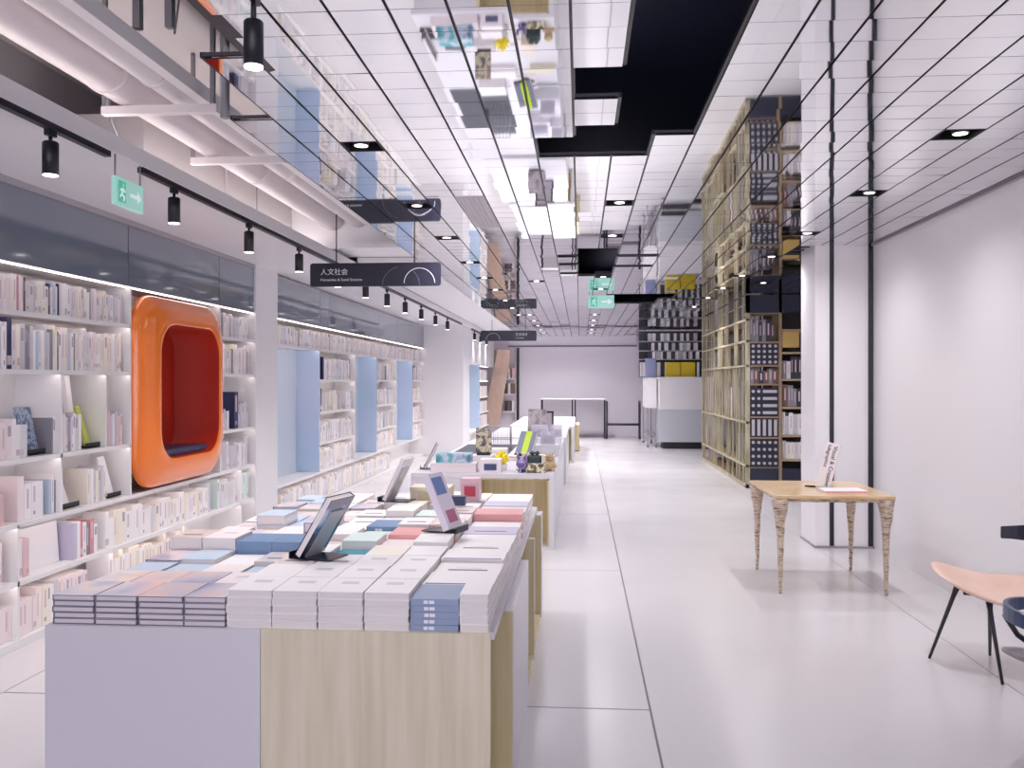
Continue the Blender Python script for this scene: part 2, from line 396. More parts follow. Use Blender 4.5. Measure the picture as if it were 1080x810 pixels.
for i, y in enumerate(tys):
    o = tl0 if i == 0 else copy_tree(tl0)
    o.location = (TX, y, TZ - .03)
    o['group'] = 'spotlights on the soffit tracks'
    o['label'] = 'black cylinder spotlight on the near track left of the exit sign' if i == 0 else 'black cylinder spotlight, %s along the long track from the exit sign' % seq[i - 1]
track(20.4, 24.6, 'short black spotlight track beyond the far white column')

for i, y in enumerate((20.9, 22.2, 23.6)):
    o = copy_tree(tl0); o.location = (TX, y, TZ - .03); o['group'] = 'spotlights on the soffit tracks'
    o['label'] = '%s of three small spotlights beyond the far white column' % ('nearest', 'middle', 'farthest')[i]
# large spotlight hung at the mirror edge
t = thing('track_spotlight', 'large black cylinder spotlight hanging by the stepped mirror ceiling edge', 'spotlight', (-1.09, 2.94, ZC), group='spotlights on the soffit tracks')
MB().box(-1.10, -1.08, 2.9, 2.98, 2.87, 2.9).cyl((-1.09, 2.94, 2.8), (-1.09, 2.94, 2.88), .01, n=8).build('adapter', black, t)
MB().lathe([(.033, 2.655), (.033, 2.80), (.028, 2.806)], 24, (-1.09, 2.94, 0)).build('lamp_body', black, t)
MB().lathe([(.031, 2.648), (.031, 2.654)], 24, (-1.09, 2.94, 0)).build('lamp_lens', lens_m, t)
spot(t, (0, 0, -.27), K_TRACK)
tag(box(-1.34, -1.27, .5, 3.9, 2.9, 2.99).build('light_track', black, org=(-1.3, 2, 2.9)), 'black recessed channel along the stepped edge of the mirror tiles', 'light track', 'black spotlight tracks')

# ------------------------------------------------------------------ signs
def hang_sign(x0, x1, y, z0, z1, label, l1, l2, flip=False):
    t = thing('hanging_sign', label, 'sign', ((x0 + x1) / 2, y, z0))
    r = .025; ring = []
    for cx, cz, a0 in ((x1 - r, z1 - r, 0), (x0 + r, z1 - r, 90), (x0 + r, z0 + r, 180), (x1 - r, z0 + r, 270)):
        for i in range(6): a = R(a0 + 18 * i); ring.append((cx + r * math.cos(a), cz + r * math.sin(a)))
    MB().loops([[(x, y - .015, z) for x, z in ring], [(x, y + .015, z) for x, z in ring]], cap0=True, cap1=True, smooth=False).build('board', mat('sign_navy', (26, 26, 46), .3), t)
    w = x1 - x0; h = z1 - z0
    for x in (x0 + .2 * w, x1 - .2 * w): MB().cyl((x, y, z1), (x, y, 3.3), .006, n=8).build('hanging_rod', black, t)
    def T(dx, dz): return Matrix.Translation((x0 + dx - t.location.x, -.0165, dz)) @ Matrix.Rotation(R(90), 4, 'X')
    o1 = .08 * w if not flip else .62 * w
    text(l1, h * .30, ink_white, t, T(o1, h * .52)); text(l2, h * .155, ink_white, t, T(o1, h * .24))
    def arc(cx, cz, rad, a0, a1):
        pts = []
        for i in range(33):
            a = R(a0 + (a1 - a0) * i / 32); q = (cx + rad * math.cos(a), y - .017, cz + rad * math.sin(a))
            if z0 + .003 < q[2] < z1 - .003: pts.append(q)
        return pts
    cxs = (.84, .70) if not flip else (.22, .22)
    MB().tube(arc(x0 + cxs[0] * w, z0 + .1 * h, h * .66, 178, 2), .003, 6).build('circle_line', ink_white, t)
    if not flip: MB().tube(arc(x0 + .70 * w, z0 + .02 * h, h * .8, 100, 178), .002, 6).build('circle_line', mat('dim_line', (120, 120, 140), .5), t)
    if not flip: MB().tube(arc(x0 + .70 * w, z0 + .02 * h, h * .8, 2, 50), .002, 6).build('circle_line', mat('dim_line', (120, 120, 140), .5), t)
    return t
hang_sign(-2.54, -1.30, 8.34, 2.49, 2.71, 'dark navy hanging sign with white Chinese lettering and circle outlines, nearest', '人文社会', 'Humanities & Social Sciences')
hang_sign(-2.10, -.92, 19, 2.45, 2.67, 'small dark hanging sign in front of the far back wall', '艺术设计', 'Art & Design', True)
def exit_sign(loc, rz, w, h, label, rod):
    t = thing('exit_sign', label, 'exit sign', loc, rz)
    MB().box(-w / 2, w / 2, -.012, .012, 0, h).build('sign_panel', exit_m, t, local=True)
    # running figure, arrow and doorway, as raised pieces
    g = MB(); f = -.0145
    g.box(-w * .42, -w * .16, f, -.012, h * .12, h * .88).build('doorway', exit_d, t, local=True)
    g = MB()
    g.cyl((-w * .25, f, h * .74), (-w * .25, -.012, h * .74), h * .07, n=12)
    for a, b2 in (((-.27, .64), (-.31, .42)), ((-.31, .42), (-.22, .34)), ((-.22, .34), (-.25, .18)), ((-.31, .42), (-.37, .30)), ((-.27, .62), (-.20, .52)), ((-.28, .62), (-.36, .54))):
        g.tube([(a[0] * w, f, a[1] * h), (b2[0] * w, f, b2[1] * h)], h * .035, 6)
    g.build('running_figure', exit_w, t, local=True)
    g = MB(); g.box(.02 * w, .26 * w, f, -.012, h * .44, h * .56); b = len(g.v)
    g.v += [Vector((.26 * w, f, h * .28)), Vector((.42 * w, f, h * .5)), Vector((.26 * w, f, h * .72))]; g.quadf((b, b + 1, b + 2))
    g.build('arrow', exit_w, t, local=True)
    for x in (-w * .45, w * .45): MB().cyl((x, 0, h), (x, 0, h + rod), .005, n=8).build('hanging_rod', steel, t, local=True)
    return t
exit_sign((-2.45, 4.72, 2.535), R(90), .30, .15, 'glowing green exit sign hung in the gap between spotlight tracks', .115)
exit_sign((.31, 13.4, 2.68), 0, .38, .19, 'small glowing green exit sign hung at the middle of the far ceiling', .03)

# ------------------------------------------------------------------ wall bookshelves
XB = -3.66
SH = [.40, .749, 1.133, 1.671, 2.023, 2.30]
def led(parent, y0, y1, z, x=XL - .016, dim=.005):
    MB().box(x - dim, x + dim, y0, y1, z - .006, z).build('led_strip', led_m, parent)
def shelf_section(y0, y1, label, cuts, doors, boards):
    t = thing('wall_bookshelf', label, 'bookshelf', (XL, (y0 + y1) / 2, 0))
    MB().box(XB - .02, XB, y0, y1, 0, 2.3).build('back_panel', shelf_m, t)
    MB().box(XB, XL, y0, y1, 0, .05).build('plinth', shelf_m, t)
    for z, segs in boards:
        for a, b in segs:
            sb = MB().box(XB, XL - .006, a, b, z - .018, z).box(XL - .006, XL, a, b, z - .029, z).build('shelf_board', shelf_m, t)
            led(sb, a + .01, b - .01, z - .018)
    for y, z0, z1 in cuts: MB().box(XB, XL, y - .009, y + .009, z0, z1).build('upright_panel', shelf_m, t)
    MB().box(XB, XL - .02, y0, y1, 2.3, 2.78).build('top_cabinet', shelf_m, t)
    for a, b in zip(doors[:-1], doors[1:]): MB().box(XL - .018, XL, a + .006, b - .006, 2.305, 2.765).build('glass_door', glass_dark, t)
    led(t, y0, y1, 2.3)
    return t
NY0, NY1 = 6.5, 8.17           # orange niche
full1 = [(3.0, 9.05)]; part1 = [(3.0, NY0), (NY1, 9.05)]
shelf_section(3.0, 9.05, 'white lit wall bookshelf around the orange reading niche', [(NY0, .749, 2.3), (NY1 + .009, .749, 2.3), (5.6, .749, 1.66), (6.15, 1.133, 1.66), (5.15, .05, .74), (8.7, .05, .74)], [3.0, 6.46, 8.15, 9.05],
              [(.40, full1), (.749, full1), (1.133, part1), (1.671, part1), (2.023, part1)])
N2 = [(9.72, 11.39), (13.24, 14.64), (16.25, 17.84)]
B2 = [(11.39, 13.24), (14.64, 16.25), (17.84, 19.1)]
shelf_section(9.72, 19.1, 'white lit wall bookshelf with blue sitting niches between the two columns', [(13.23, .43, 2.0), (16.24, .43, 2.0)], [9.72, 11.4, 14.8, 16.3, 17.7, 19.1],
              [(.43, [(9.72, 19.1)])] + [(z, B2) for z in (.80, 1.2, 1.62)] + [(2.015, [(9.72, 19.1)])])
par = bpy.data.objects['wall_bookshelf.001']
for a, b in N2:
    MB().box(XB, XL + .004, b - .03, b, .432, 1.996).build('blue_side_panel', blue_panel, par)
    MB().box(XB, XB + .012, a, b - .03, .432, 1.996).build('pale_back_panel', pale_blue, par)
# third section beyond the far column
t3 = thing('wall_bookshelf', 'narrow bookshelf with a blue panel just past the far column', 'bookshelf', (-2.5, 22, 0))
MB().box(-2.82, -2.8, 20.2, 24.5, 0, 2.0).build('back_panel', shelf_m, t3)
for z in (.43, .8, 1.2, 1.62, 2.0): sb = MB().box(-2.8, -2.5, 22.3, 24.5, z - .02, z).build('shelf_board', shelf_m, t3); led(sb, 22.3, 24.5, z - .02, -2.53)
MB().box(-2.8, -2.5, 22.26, 22.3, .43, 2.0).build('blue_side_panel', blue_panel, t3)
MB().box(-2.8, -2.5, 20.2, 22.26, .38, .43).build('bench_seat', shelf_m, t3)
MB().box(-2.515, -2.495, 20.25, 24.5, 2.05, 2.5).build('glass_door', glass_dark, t3)

# orange niche pod
def rrect(y0, y1, z0, z1, r, x, n=8):
    out = []
    for cy_, cz, a0 in ((y1 - r, z1 - r, 0), (y0 + r, z1 - r, 90), (y0 + r, z0 + r, 180), (y1 - r, z0 + r, 270)):
        for i in range(n + 1):
            a = R(a0 + 90 * i / n); out.append((x, cy_ + r * math.cos(a), cz + r * math.sin(a)))
    return out
pod = thing('reading_niche', 'bright orange rounded reading niche built into the wall bookshelf', 'reading niche', (XL, 7.33, .76))
ringsp = []
for u in [i / 10 for i in range(11)]:
    a = u * math.pi / 2
    ins = .21 * (1 - math.cos(a)) ** 1.0; x = XL - .02 + .15 * math.sin(a) ** .9
    ringsp.append(rrect(NY0 + .012 + ins, NY1 - .10 - ins * 1.0, .765 + ins, 2.27 - ins, .30 - .06 * u, x))
ringsp.append(rrect(NY0 + .235, NY1 - .325, .985, 2.05, .235, XL + .125))
MB().loops(ringsp).build('padded_rim', mat('orange_gloss', (242, 124, 34), .25, coat=.5), pod)
inn = [ringsp[-1], rrect(NY0 + .24, NY1 - .33, .99, 2.045, .23, XL + .08), rrect(NY0 + .22, NY1 - .31, .98, 2.05, .22, XL - .295)]
MB().loops(inn, cap1=True).build('lining', mat('deep_red', (176, 34, 12), .6), pod)
MB().box(XL - .27, XL + .06, NY0 + .28, NY1 - .38, .985, 1.05).build('seat_cushion', mat('navy_cushion', (52, 62, 96), .35), pod, bevel=.03, segs=3)

# ------------------------------------------------------------------ books
COL = {'white': (238, 235, 237), 'cream': (236, 229, 217), 'pale grey': (218, 215, 220), 'pinkish white': (236, 223, 225), 'light grey': (202, 200, 208),
       'mid grey': (140, 138, 148), 'navy blue': (38, 42, 84), 'dusty blue': (110, 126, 172), 'charcoal': (62, 60, 72), 'pale pink': (224, 188, 192), 'pale blue': (186, 202, 220),
       'rose': (206, 140, 150), 'lilac': (196, 190, 214), 'lime': (196, 204, 100), 'teal': (60, 150, 172), 'slate blue': (112, 140, 176), 'grey blue': (140, 154, 186), 'mint': (212, 228, 224), 'brown': (120, 92, 88), 'salmon pink': (222, 160, 160)}
def cm(c): return mat('cover_' + c.replace(' ', '_'), COL[c], .45)
BK = {}
def shelf_book_mesh(t, h, d, c, band):
    key = (round(t, 3), round(h, 2), round(d, 2), c, band)
    if key in BK: return BK[key]
    t, h, d = key[:3]; b = MB(); k = .0022
    b.box(-d, 0, 0, k, 0, h).box(-d, 0, t - k, t, 0, h)                      # boards
    b.box(-.003, 0, k, t - k, 0, h)                                          # spine
    b.box(-d + .004, -.003, k, t - k, .003, h - .003, 1)                     # page block
    if band == 1: b.box(0, .0006, t * .2, t * .8, h * .62, h * .9, 2)
    elif band == 2: b.box(0, .0006, t * .3, t * .7, h * .1, h * .2, 2).box(0, .0006, t * .32, t * .68, h * .45, h * .9, 3)
    elif band == 3: b.box(0, .0006, t * .36, t * .64, h * .3, h * .85, 3)
    elif band == 4: b.box(0, .0006, k, t - k, h * .08, h * .26, 3)
    BK[key] = b
    return b
ink_g = mat('spine_grey', (170, 166, 176), .6); ink_r = mat('spine_rose', (208, 188, 194), .6)
rb = random.Random(11)
LIST = []       # every shelf book: (distance, x, y, z, t, h, d, colour, band, rowname, index)
PAL = ['white'] * 9 + ['cream'] * 5 + ['pale grey'] * 6 + ['pinkish white'] * 5 + ['light grey'] * 3 + ['mid grey'] + ['pale blue']
def fill(y0, y1, z, hmax, row, pal=PAL, tmin=.02, tmax=.045, special=None, hmin=.78, fill_p=1.0, same=0.):
    y = y0; i = 0; c = rb.choice(pal); h = hmax
    while y < y1 - tmax:
        t = rb.uniform(tmin, tmax)
        if rb.random() > same: c = rb.choice(pal); h = hmax * rb.uniform(hmin, 1)
        if special and i in special: c, t, h = special[i][0], special[i][1], special[i][2]
        if rb.random() < fill_p:
            i += 1
            LIST.append([math.hypot(y, XL), XL - .035 - rb.uniform(0, .008), y, z, t, h, .17, c, rb.choice((0, 0, 1, 2, 3, 3, 4)), row, i])
            y += t + .0012
        else: y += rb.uniform(.06, .2)
Lf = 'shelf left of orange niche'
fill(4.85, 6.46, 2.024, .225, 'top ' + Lf, special={0: ('dusty blue', .04, .22), 1: ('dusty blue', .05, .22), 2: ('pale blue', .03, .21), 3: ('dusty blue', .05, .22), 9: ('rose', .02, .21), 12: ('brown', .018, .21), 20: ('charcoal', .018, .2), 24: ('charcoal', .016, .21)}, tmin=.018, tmax=.04)
fill(4.85, 6.46, 1.672, .29, 'second ' + Lf, special={0: ('dusty blue', .04, .29), 1: ('dusty blue', .035, .29), 2: ('lilac', .03, .28), 3: ('rose', .02, .28), 8: ('navy blue', .045, .31), 11: ('light grey', .05, .28), 12: ('mid grey', .03, .27), 13: ('mid grey', .02, .27), 24: ('charcoal', .014, .25)}, tmin=.018, tmax=.04)
fill(4.85, 5.33, 1.134, .25, 'third ' + Lf, ['pale pink', 'white', 'pinkish white', 'rose', 'pale grey'], .02, .05, same=.3)
fill(5.55, 5.92, 1.134, .25, 'third ' + Lf + ' past the slate book', hmin=.9, tmin=.018, tmax=.035)
fill(6.2, 6.48, 1.134, .26, 'third ' + Lf + ' beside its rim', ['white', 'pale blue', 'lilac', 'pale pink', 'pinkish white'], .02, .04)
fill(4.85, 5.10, .75, .22, 'fourth ' + Lf + ' at its start', ['white', 'pale pink', 'lilac'], .03, .05)
fill(5.20, 5.50, .75, .27, 'fourth ' + Lf + ' mid way', ['white', 'pinkish white'], .05, .08, same=.5)
fill(5.52, 5.66, .75, .25, 'fourth ' + Lf + ' before the white slanted book', ['mid grey', 'white', 'pale blue'], .025, .035)
fill(5.98, 6.25, .75, .26, 'fourth ' + Lf + ' near its rim', ['white', 'cream', 'light grey', 'pale grey'], .02, .04)
fill(4.85, 5.10, .401, .25, 'fifth shelf of the near bay', ['pinkish white', 'white'], .05, .08, same=.6)
fill(5.19, 5.34, .401, .27, 'fifth shelf past its first divider', ['pale pink', 'pinkish white'], .025, .035)
fill(5.80, 6.12, .401, .25, 'fifth shelf below the fourth row', ['mid grey', 'rose', 'lilac', 'white'], .025, .05)
fill(6.2, 8.1, .401, .26, 'shelf right under the orange niche', ['white'] * 5 + ['cream', 'pale grey', 'light grey'], .03, .075, same=.45, fill_p=.96)
fill(4.9, 6.0, .052, .27, 'lowest shelf of the near bay', ['pinkish white', 'white', 'cream', 'light grey'], .03, .06, same=.5)
fill(6.25, 7.6, .052, .30, 'lowest shelf below the niche', ['cream', 'white'], .03, .06, same=.5)
Rg = 'shelf right of orange niche'
fill(8.2, 9.03, 2.024, .23, 'top ' + Rg, tmin=.018, tmax=.04)
fill(8.2, 9.03, 1.672, .29, 'second ' + Rg, special={0: ('charcoal', .07, .31)}, tmin=.02, tmax=.045)
fill(8.25, 8.5, 1.134, .2, 'third ' + Rg, ['white', 'pale grey', 'light grey']); fill(8.62, 9.0, 1.134, .3, 'third ' + Rg + ' with the navy book', ['lilac', 'light grey'], .03, .05, special={0: ('navy blue', .1, .36)}, fill_p=.9)
fill(8.2, 9.03, .75, .28, 'fourth ' + Rg, ['white', 'white', 'cream', 'light grey'], special={0: ('navy blue', .05, .3), 1: ('light grey', .06, .24)}, tmin=.03, tmax=.06, same=.3)
fill(8.2, 9.03, .401, .27, 'fifth shelf beside the first column', ['white', 'white', 'pale grey', 'light grey', 'mint'], .03, .05, same=.3)
# second section
fill(9.75, 19.05, 2.017, .23, 'top shelf between the columns', tmin=.022, tmax=.05)
for n_, (a, b) in enumerate(B2):
    w = ('first', 'second', 'third')[n_] + ' bay between the columns'
    fill(a + .02, b - .02, 1.622, .30, 'upper shelf of the ' + w, special={0: ('navy blue', .12, .34), 1: ('navy blue', .06, .3)} if n_ == 0 else {2: ('charcoal', .05, .3), 5: ('mid grey', .05, .3)}, tmin=.03, tmax=.06, fill_p=.86)
    fill(a + .02, b - .02, 1.202, .28, 'second shelf of the ' + w, special={3: ('navy blue', .06, .3)} if n_ == 0 else {0: ('navy blue', .11, .32)}, tmin=.03, tmax=.06, fill_p=.88)
    fill(a + .02, b - .02, .802, .28, 'third shelf of the ' + w, tmin=.03, tmax=.06, fill_p=.94)
    fill(a + .02, b - .02, .432, .30, 'lowest shelf of the ' + w, ['white', 'pale grey', 'cream'], tmin=.03, tmax=.06)
fill(10, 16, .06, .28, 'bottom shelf between the columns', ['white', 'cream', 'pale grey'], .04, .08)
LIST.sort(key=lambda q: q[0])
NIND = 300; rest = MB(); ME = {}
rest_m = [mat('rest_' + c.replace(' ', '_'), COL[c], .45) for c in COL]; ci = {c: i for i, c in enumerate(COL)}
for n_, (dist, x, y, z, t, h, d, c, band, row, i) in enumerate(LIST):
    b = shelf_book_mesh(t, h, d, c, band)
    if n_ < NIND:
        key = id(b)
        if key not in ME: ME[key] = b.mesh('shelved_book', [cm(c), pages, ink_g, ink_r])
        o = bpy.data.objects.new('shelved_book', ME[key]); C.objects.link(o); o.location = (x, y, z)
        tag(o, '%s spine, %s along %s' % (c, ordn(i), row), 'book', 'upright books on the wall shelves')
    else:
        b0 = len(rest.v); rest.v.extend(Vector((p.x + x, p.y + y, p.z + z)) for p in b.v)
        for f, m in zip(b.f, b.m): rest.quadf([b0 + q for q in f], ci[c] if m == 0 else len(COL) + m - 1)
for q in range(25):     # shelves of the third section
    for z in (.43, .8, 1.2, 1.62):
        y = 22.35 + q * .085; rest.box(-2.72, -2.54, y, y + rb.uniform(.04, .08), z + .001, z + .27, ci[rb.choice(PAL)])
o = rest.build('distant_books', rest_m + [pages, ink_g, ink_r], org=(XL, 14, 0))
tag(o, 'rows of pale upright books on the far shelves between the columns', 'books', kind='stuff')

# face-out and leaning books on the shelves
def face_book(x, y, z, w, h, t, c, lean, yaw, label, mtl=None, clip=True, roll=0):
    """cover faces +X; leans back"""
    o = thing('display_book', label, 'book', (x, y, z), group='face-out books on the wall shelves')
    M = Matrix.Rotation(yaw, 4, 'Z') @ Matrix.Rotation(-lean, 4, 'Y') @ Matrix.Rotation(roll, 4, 'X')
    b = MB().box(-t, -t + .003, -w / 2, w / 2, 0, h, M=M).box(-.003, 0, -w / 2, w / 2, 0, h, M=M).box(-t + .003, -.003, -w / 2, -w / 2 + .003, 0, h, M=M)
    b.build('cover', mtl or cm(c), o, local=True)
    MB().box(-t + .003, -.003, -w / 2 + .003, w / 2 - .004, .003, h - .003, M=M).build('page_block', pages, o, local=True)
    if clip: MB().box(-.06, .03, -w / 2 - .02, w / 2 + .02, -.002, .006).box(.022, .03, -w / 2 - .02, w / 2 + .02, .0, .03).build('book_rest', black, o, local=True)
    return o
floral = ramp_mat('slate_pattern', [(84, 100, 130), (96, 112, 146), (170, 184, 204), (90, 104, 138)], .4, (1, 1, 1), 'noise', 26, 2)
face_book(-3.45, 5.44, 1.142, .15, .30, .02, 'slate blue', R(12), 0, 'slate blue patterned book shown face-out on the third shelf', floral)
face_book(-3.44, 5.86, 1.39, .16, .25, .03, 'white', R(6), R(20), 'white book with pink spine propped above the third shelf row', clip=False)
face_book(-3.48, 5.70, 1.39, .05, .25, .03, 'pale pink', R(2), 0, 'narrow pale pink book standing left of the propped white book', clip=False)
face_book(-3.47, 5.02, 1.39, .16, .27, .02, 'pale blue', R(10), R(25), 'pale blue book propped above the pink spines at the picture edge', clip=False)
face_book(-3.42, 6.06, 1.142, .16, .30, .02, 'lime', R(16), R(20), 'lime green book leaning on a black rest on the third shelf')
face_book(-3.43, 5.78, .757, .18, .30, .015, 'white', R(16), R(15), 'white slanted book on a dark rest on the fourth shelf')
face_book(-3.43, 6.36, .757, .14, .30, .015, 'white', R(14), R(10), 'white slanted book on a dark rest beside the niche rim')
face_book(-3.47, 5.56, .402, .42, .27, .03, 'white', R(4), 0, 'wide blank white book facing out on the fifth shelf', clip=False)
BKS = {}

# ------------------------------------------------------------------ long book table
TT = .72
tb = thing('display_table', 'long white and plywood book table nearest the camera, covered in stacks', 'display table', (-1.1, 4.7, 0))
MB().box(-1.925, -.30, 3.136, 6.30, TT - .025, TT).build('table_top', white_table, tb, bevel=.002)
MB().box(-1.925, -1.13, 3.112, 3.135, 0, TT).build('white_front_panel', white_table, tb)
MB().box(-1.128, -.312, 3.112, 3.135, 0, TT).build('plywood_front_panel', wood_pale, tb)
MB().box(-1.925, -1.90, 3.136, 6.30, 0, TT - .026).build('side_panel', white_table, tb)
MB().box(-1.9, -.30, 6.27, 6.30, 0, TT - .026).build('back_panel', white_table, tb)
MB().box(-1.1, -1.08, 3.136, 6.26, 0, TT - .026).build('inner_panel', wood_in, tb)
for y0, y1, x1 in ((3.54, 4.56, -.262), (5.18, 5.215, -.262), (6.10, 6.268, -.262)):
    MB().box(-1.07, x1, y0, y1, 0, TT - .026).build('white_leg_panel', white_table, tb)
    MB().box(-1.07, x1 - .003, y0 - .016, y0 - .001, 0.03, TT - .028).build('plywood_lining', wood_in, tb)
MB().box(-1.07, -.27, 3.14, 6.26, 0, .028).build('table_base', wood_in, tb)
# stacked books
mag = ramp_mat('magazine_cover', [(150, 160, 192), (192, 196, 216), (214, 208, 220), (236, 212, 206), (176, 188, 214)], .3, (1, .5, 1), 'noise', 5, 1, rnd=True, coat=.3)
mag2 = ramp_mat('magazine_cover_warm', [(230, 218, 218), (236, 228, 228), (240, 220, 204), (214, 208, 222), (232, 212, 216)], .3, (1, .6, 1), 'noise', 10, 1.5, rnd=True, coat=.3)
def stack_mesh(w, l, t, cov, spine_front, deco):
    key = (round(w, 3), round(l, 3), round(t, 3), cov.name, spine_front, deco)
    if key in BKS: return BKS[key]
    w, l, t = key[:3]; b = MB(); k = min(.0025, t * .12)
    b.box(-w / 2, w / 2, 0, l, 0, k).box(-w / 2, w / 2, 0, l, t - k, t)
    if spine_front: b.box(-w / 2, w / 2, 0, .004, k, t - k); b.box(-w / 2 + .004, w / 2 - .004, .004, l - .004, k, t - k, 1)
    else: b.box(-w / 2, -w / 2 + .004, 0, l, k, t - k); b.box(-w / 2 + .004, w / 2 - .003, .003, l - .003, k, t - k, 1)
    if cov.name == 'magazine_cover':
        b = MB(); k = .003; b.box(-w / 2, w / 2, 0, l, 0, k, 5).box(-w / 2, w / 2, 0, l, t - k, t, 5).box(-w / 2, w / 2, 0, l, t, t + .0005, 0).box(-w / 2, -w / 2 + .004, 0, l, k, t - k, 5).box(-w / 2 + .004, w / 2 - .003, .003, l - .003, k, t - k, 1)
    if deco == 1: b.box(-w * .22, -w * .13, -.0006, 0, t * .24, t * .76, 2).box(-w * .11, -w * .0, -.0006, 0, t * .24, t * .76, 2)
    if deco == 2: b.box(-w * .2, w * .2, l * .55, l * .72, t, t + .0004, 3)
    if deco == 3: b.box(-w * .46, w * .46, l * .02, l * .1, t, t + .0004, 4)
    if deco == 4: b.box(-w * .3, w * .3, l * .3, l * .4, t, t + .0004, 5).box(-w * .2, w * .2, l * .5, l * .53, t, t + .0004, 3)
    me = b.mesh('stacked_book', [cov, pages if cov.name not in ('magazine_cover',) else mat('grey_pages', (216, 209, 216), .7), ink_white, mat('soft_grey_print', (206, 200, 206), .6), mat('violet_bar', (116, 96, 150), .5), mat('dark_bar', (112, 104, 120), .5)])
    BKS[key] = me
    return me
rs = random.Random(5)
ROWN = ['front row', 'second row', 'third row', 'fourth row', 'fifth row', 'sixth row', 'seventh row', 'eighth row', 'ninth row', 'tenth row', 'eleventh row', 'twelfth row', 'last row']
edges = [-1.91, -1.752, -1.592, -1.42, -1.262, -1.094, -.928, -.762, -.598, -.423, -.318]
def put_stack(row, col, xc, y, w, l, n, t, cname, cov, sf=False, deco=0, deco_all=False, jit=.004):
    z = TT + .0005
    for i in range(n):
        me = stack_mesh(w - .004, l, t, cov, sf, deco if (deco_all or i == n - 1) else 0)
        o = bpy.data.objects.new('stacked_book', me); C.objects.link(o)
        o.location = (xc + rs.uniform(-jit, jit) * .5, y + rs.uniform(0, jit), z); o.rotation_euler.z = rs.uniform(-1, 1) * R(.4)
        z += t + .0006
        lev = 'topmost' if i == n - 1 else ('bottom' if i == 0 else ordn(n - i) + ' from top')
        tag(o, '%s book, %s in %s stack, %s of long table' % (cname, lev, ordn(col + 1), ROWN[row]), 'book', 'books stacked on the long table')
    return z
TOPZ = {}
for c in range(10):
    x0, x1 = edges[c], edges[c + 1]; xc = (x0 + x1) / 2; w = x1 - x0
    if c < 4: TOPZ[0, c] = put_stack(0, c, xc, 3.13, w, .225, 5, .0205, 'lilac patterned', mag)
    elif c < 8: TOPZ[0, c] = put_stack(0, c, xc, 3.13, w, .225, 5, .0265, 'white', cm('white'), False, 2)
    elif c == 8: TOPZ[0, c] = put_stack(0, c, xc, 3.13, w, .225, 5, .0225, 'blue spined', cm('grey blue'), True, 1, True)
    else: TOPZ[0, c] = put_stack(0, c, xc, 3.13, w, .225, 5, .0265, 'narrow white', cm('white'), False, 0)
def pick(row, col):
    if col <= 3:
        return rs.choice([('mixed lilac', mag), ('mixed lilac', mag), ('pale patterned', mag2), ('pale patterned', mag2), ('white', cm('white')), ('pale blue', cm('pale blue')), ('pinkish white', cm('pinkish white'))])
    if col <= 7:
        return rs.choice([('white', cm('white'))] * 4 + [('cream', cm('cream')), ('pinkish white', cm('pinkish white')), ('pale patterned', mag2), ('mint', cm('mint'))])
    return rs.choice([('white', cm('white')), ('pale lilac', cm('lilac')), ('pale grey', cm('pale grey')), ('white', cm('white'))])
OV = {(1, 9): ('white', 'white', 3), (2, 8): ('white', 'white', 4), (3, 9): ('white', 'white', 3), (4, 2): ('slate blue', 'slate blue', 0), (4, 3): ('slate blue', 'slate blue', 0), (3, 5): ('teal', 'teal', 0), (5, 6): ('salmon pink', 'salmon pink', 0), (4, 6): ('pinkish white', 'pinkish white', 0), (5, 7): ('salmon pink', 'salmon pink', 0),
      (4, 5): ('mint', 'mint', 0), (8, 9): ('salmon pink', 'salmon pink', 0), (5, 5): ('mint', 'mint', 0), (2, 0): ('pale blue', 'pale blue', 0), (6, 5): ('slate blue', 'slate blue', 1), (1, 5): ('white', 'white', 2), (1, 6): ('white', 'white', 2), (1, 7): ('white', 'white', 2), (2, 6): ('white', 'white', 2), (2, 7): ('white', 'white', 2), (3, 6): ('cream', 'cream', 0), (3, 7): ('white', 'white', 0)}
for r in range(1, 13):
    y = 3.13 + .234 * r
    for c in range(10):
        x0, x1 = edges[c], edges[c + 1]
        if c == 9: continue
        if c == 8: x1 = edges[10] - .004
        xc = (x0 + x1) / 2; w = x1 - x0
        if r >= 9 and c in (3, 4, 5, 6, 7) and rs.random() < .25: continue
        nm_, cv = pick(r, c); dc = rs.choice((0, 0, 2, 4))
        if (r, c if c != 8 else 9) in OV or (r, c) in OV:
            q = OV.get((r, c)) or OV.get((r, 9)); nm_, cv, dc = q[0], cm(q[1]), q[2]
        if c <= 3: n, t = (4, .024) if r == 1 else (2, rs.uniform(.035, .05))
        elif c <= 7: n, t = (4, .033) if r == 1 else (3, .043) if r in (2, 3) else (2, rs.uniform(.05, .075))
        else: n, t = (4, .028) if r == 1 else (2, rs.uniform(.045, .06))
        if cv.name in ('cover_teal',): n, t = 3, .035
        if cv.name == 'cover_slate_blue': n, t = 3, .045
        if cv.name == 'cover_salmon_pink': n, t = 3, .045
        if (r, c) in ((4, 0), (4, 1), (7, 1), (6, 3), (6, 6), (6, 7), (8, 5)): n, t = 3, .05
        TOPZ[r, c] = put_stack(r, c, xc, y, w, .228, n, t, nm_, cv, cv.name in ('cover_teal', 'cover_slate_blue', 'cover_salmon_pink'), dc)

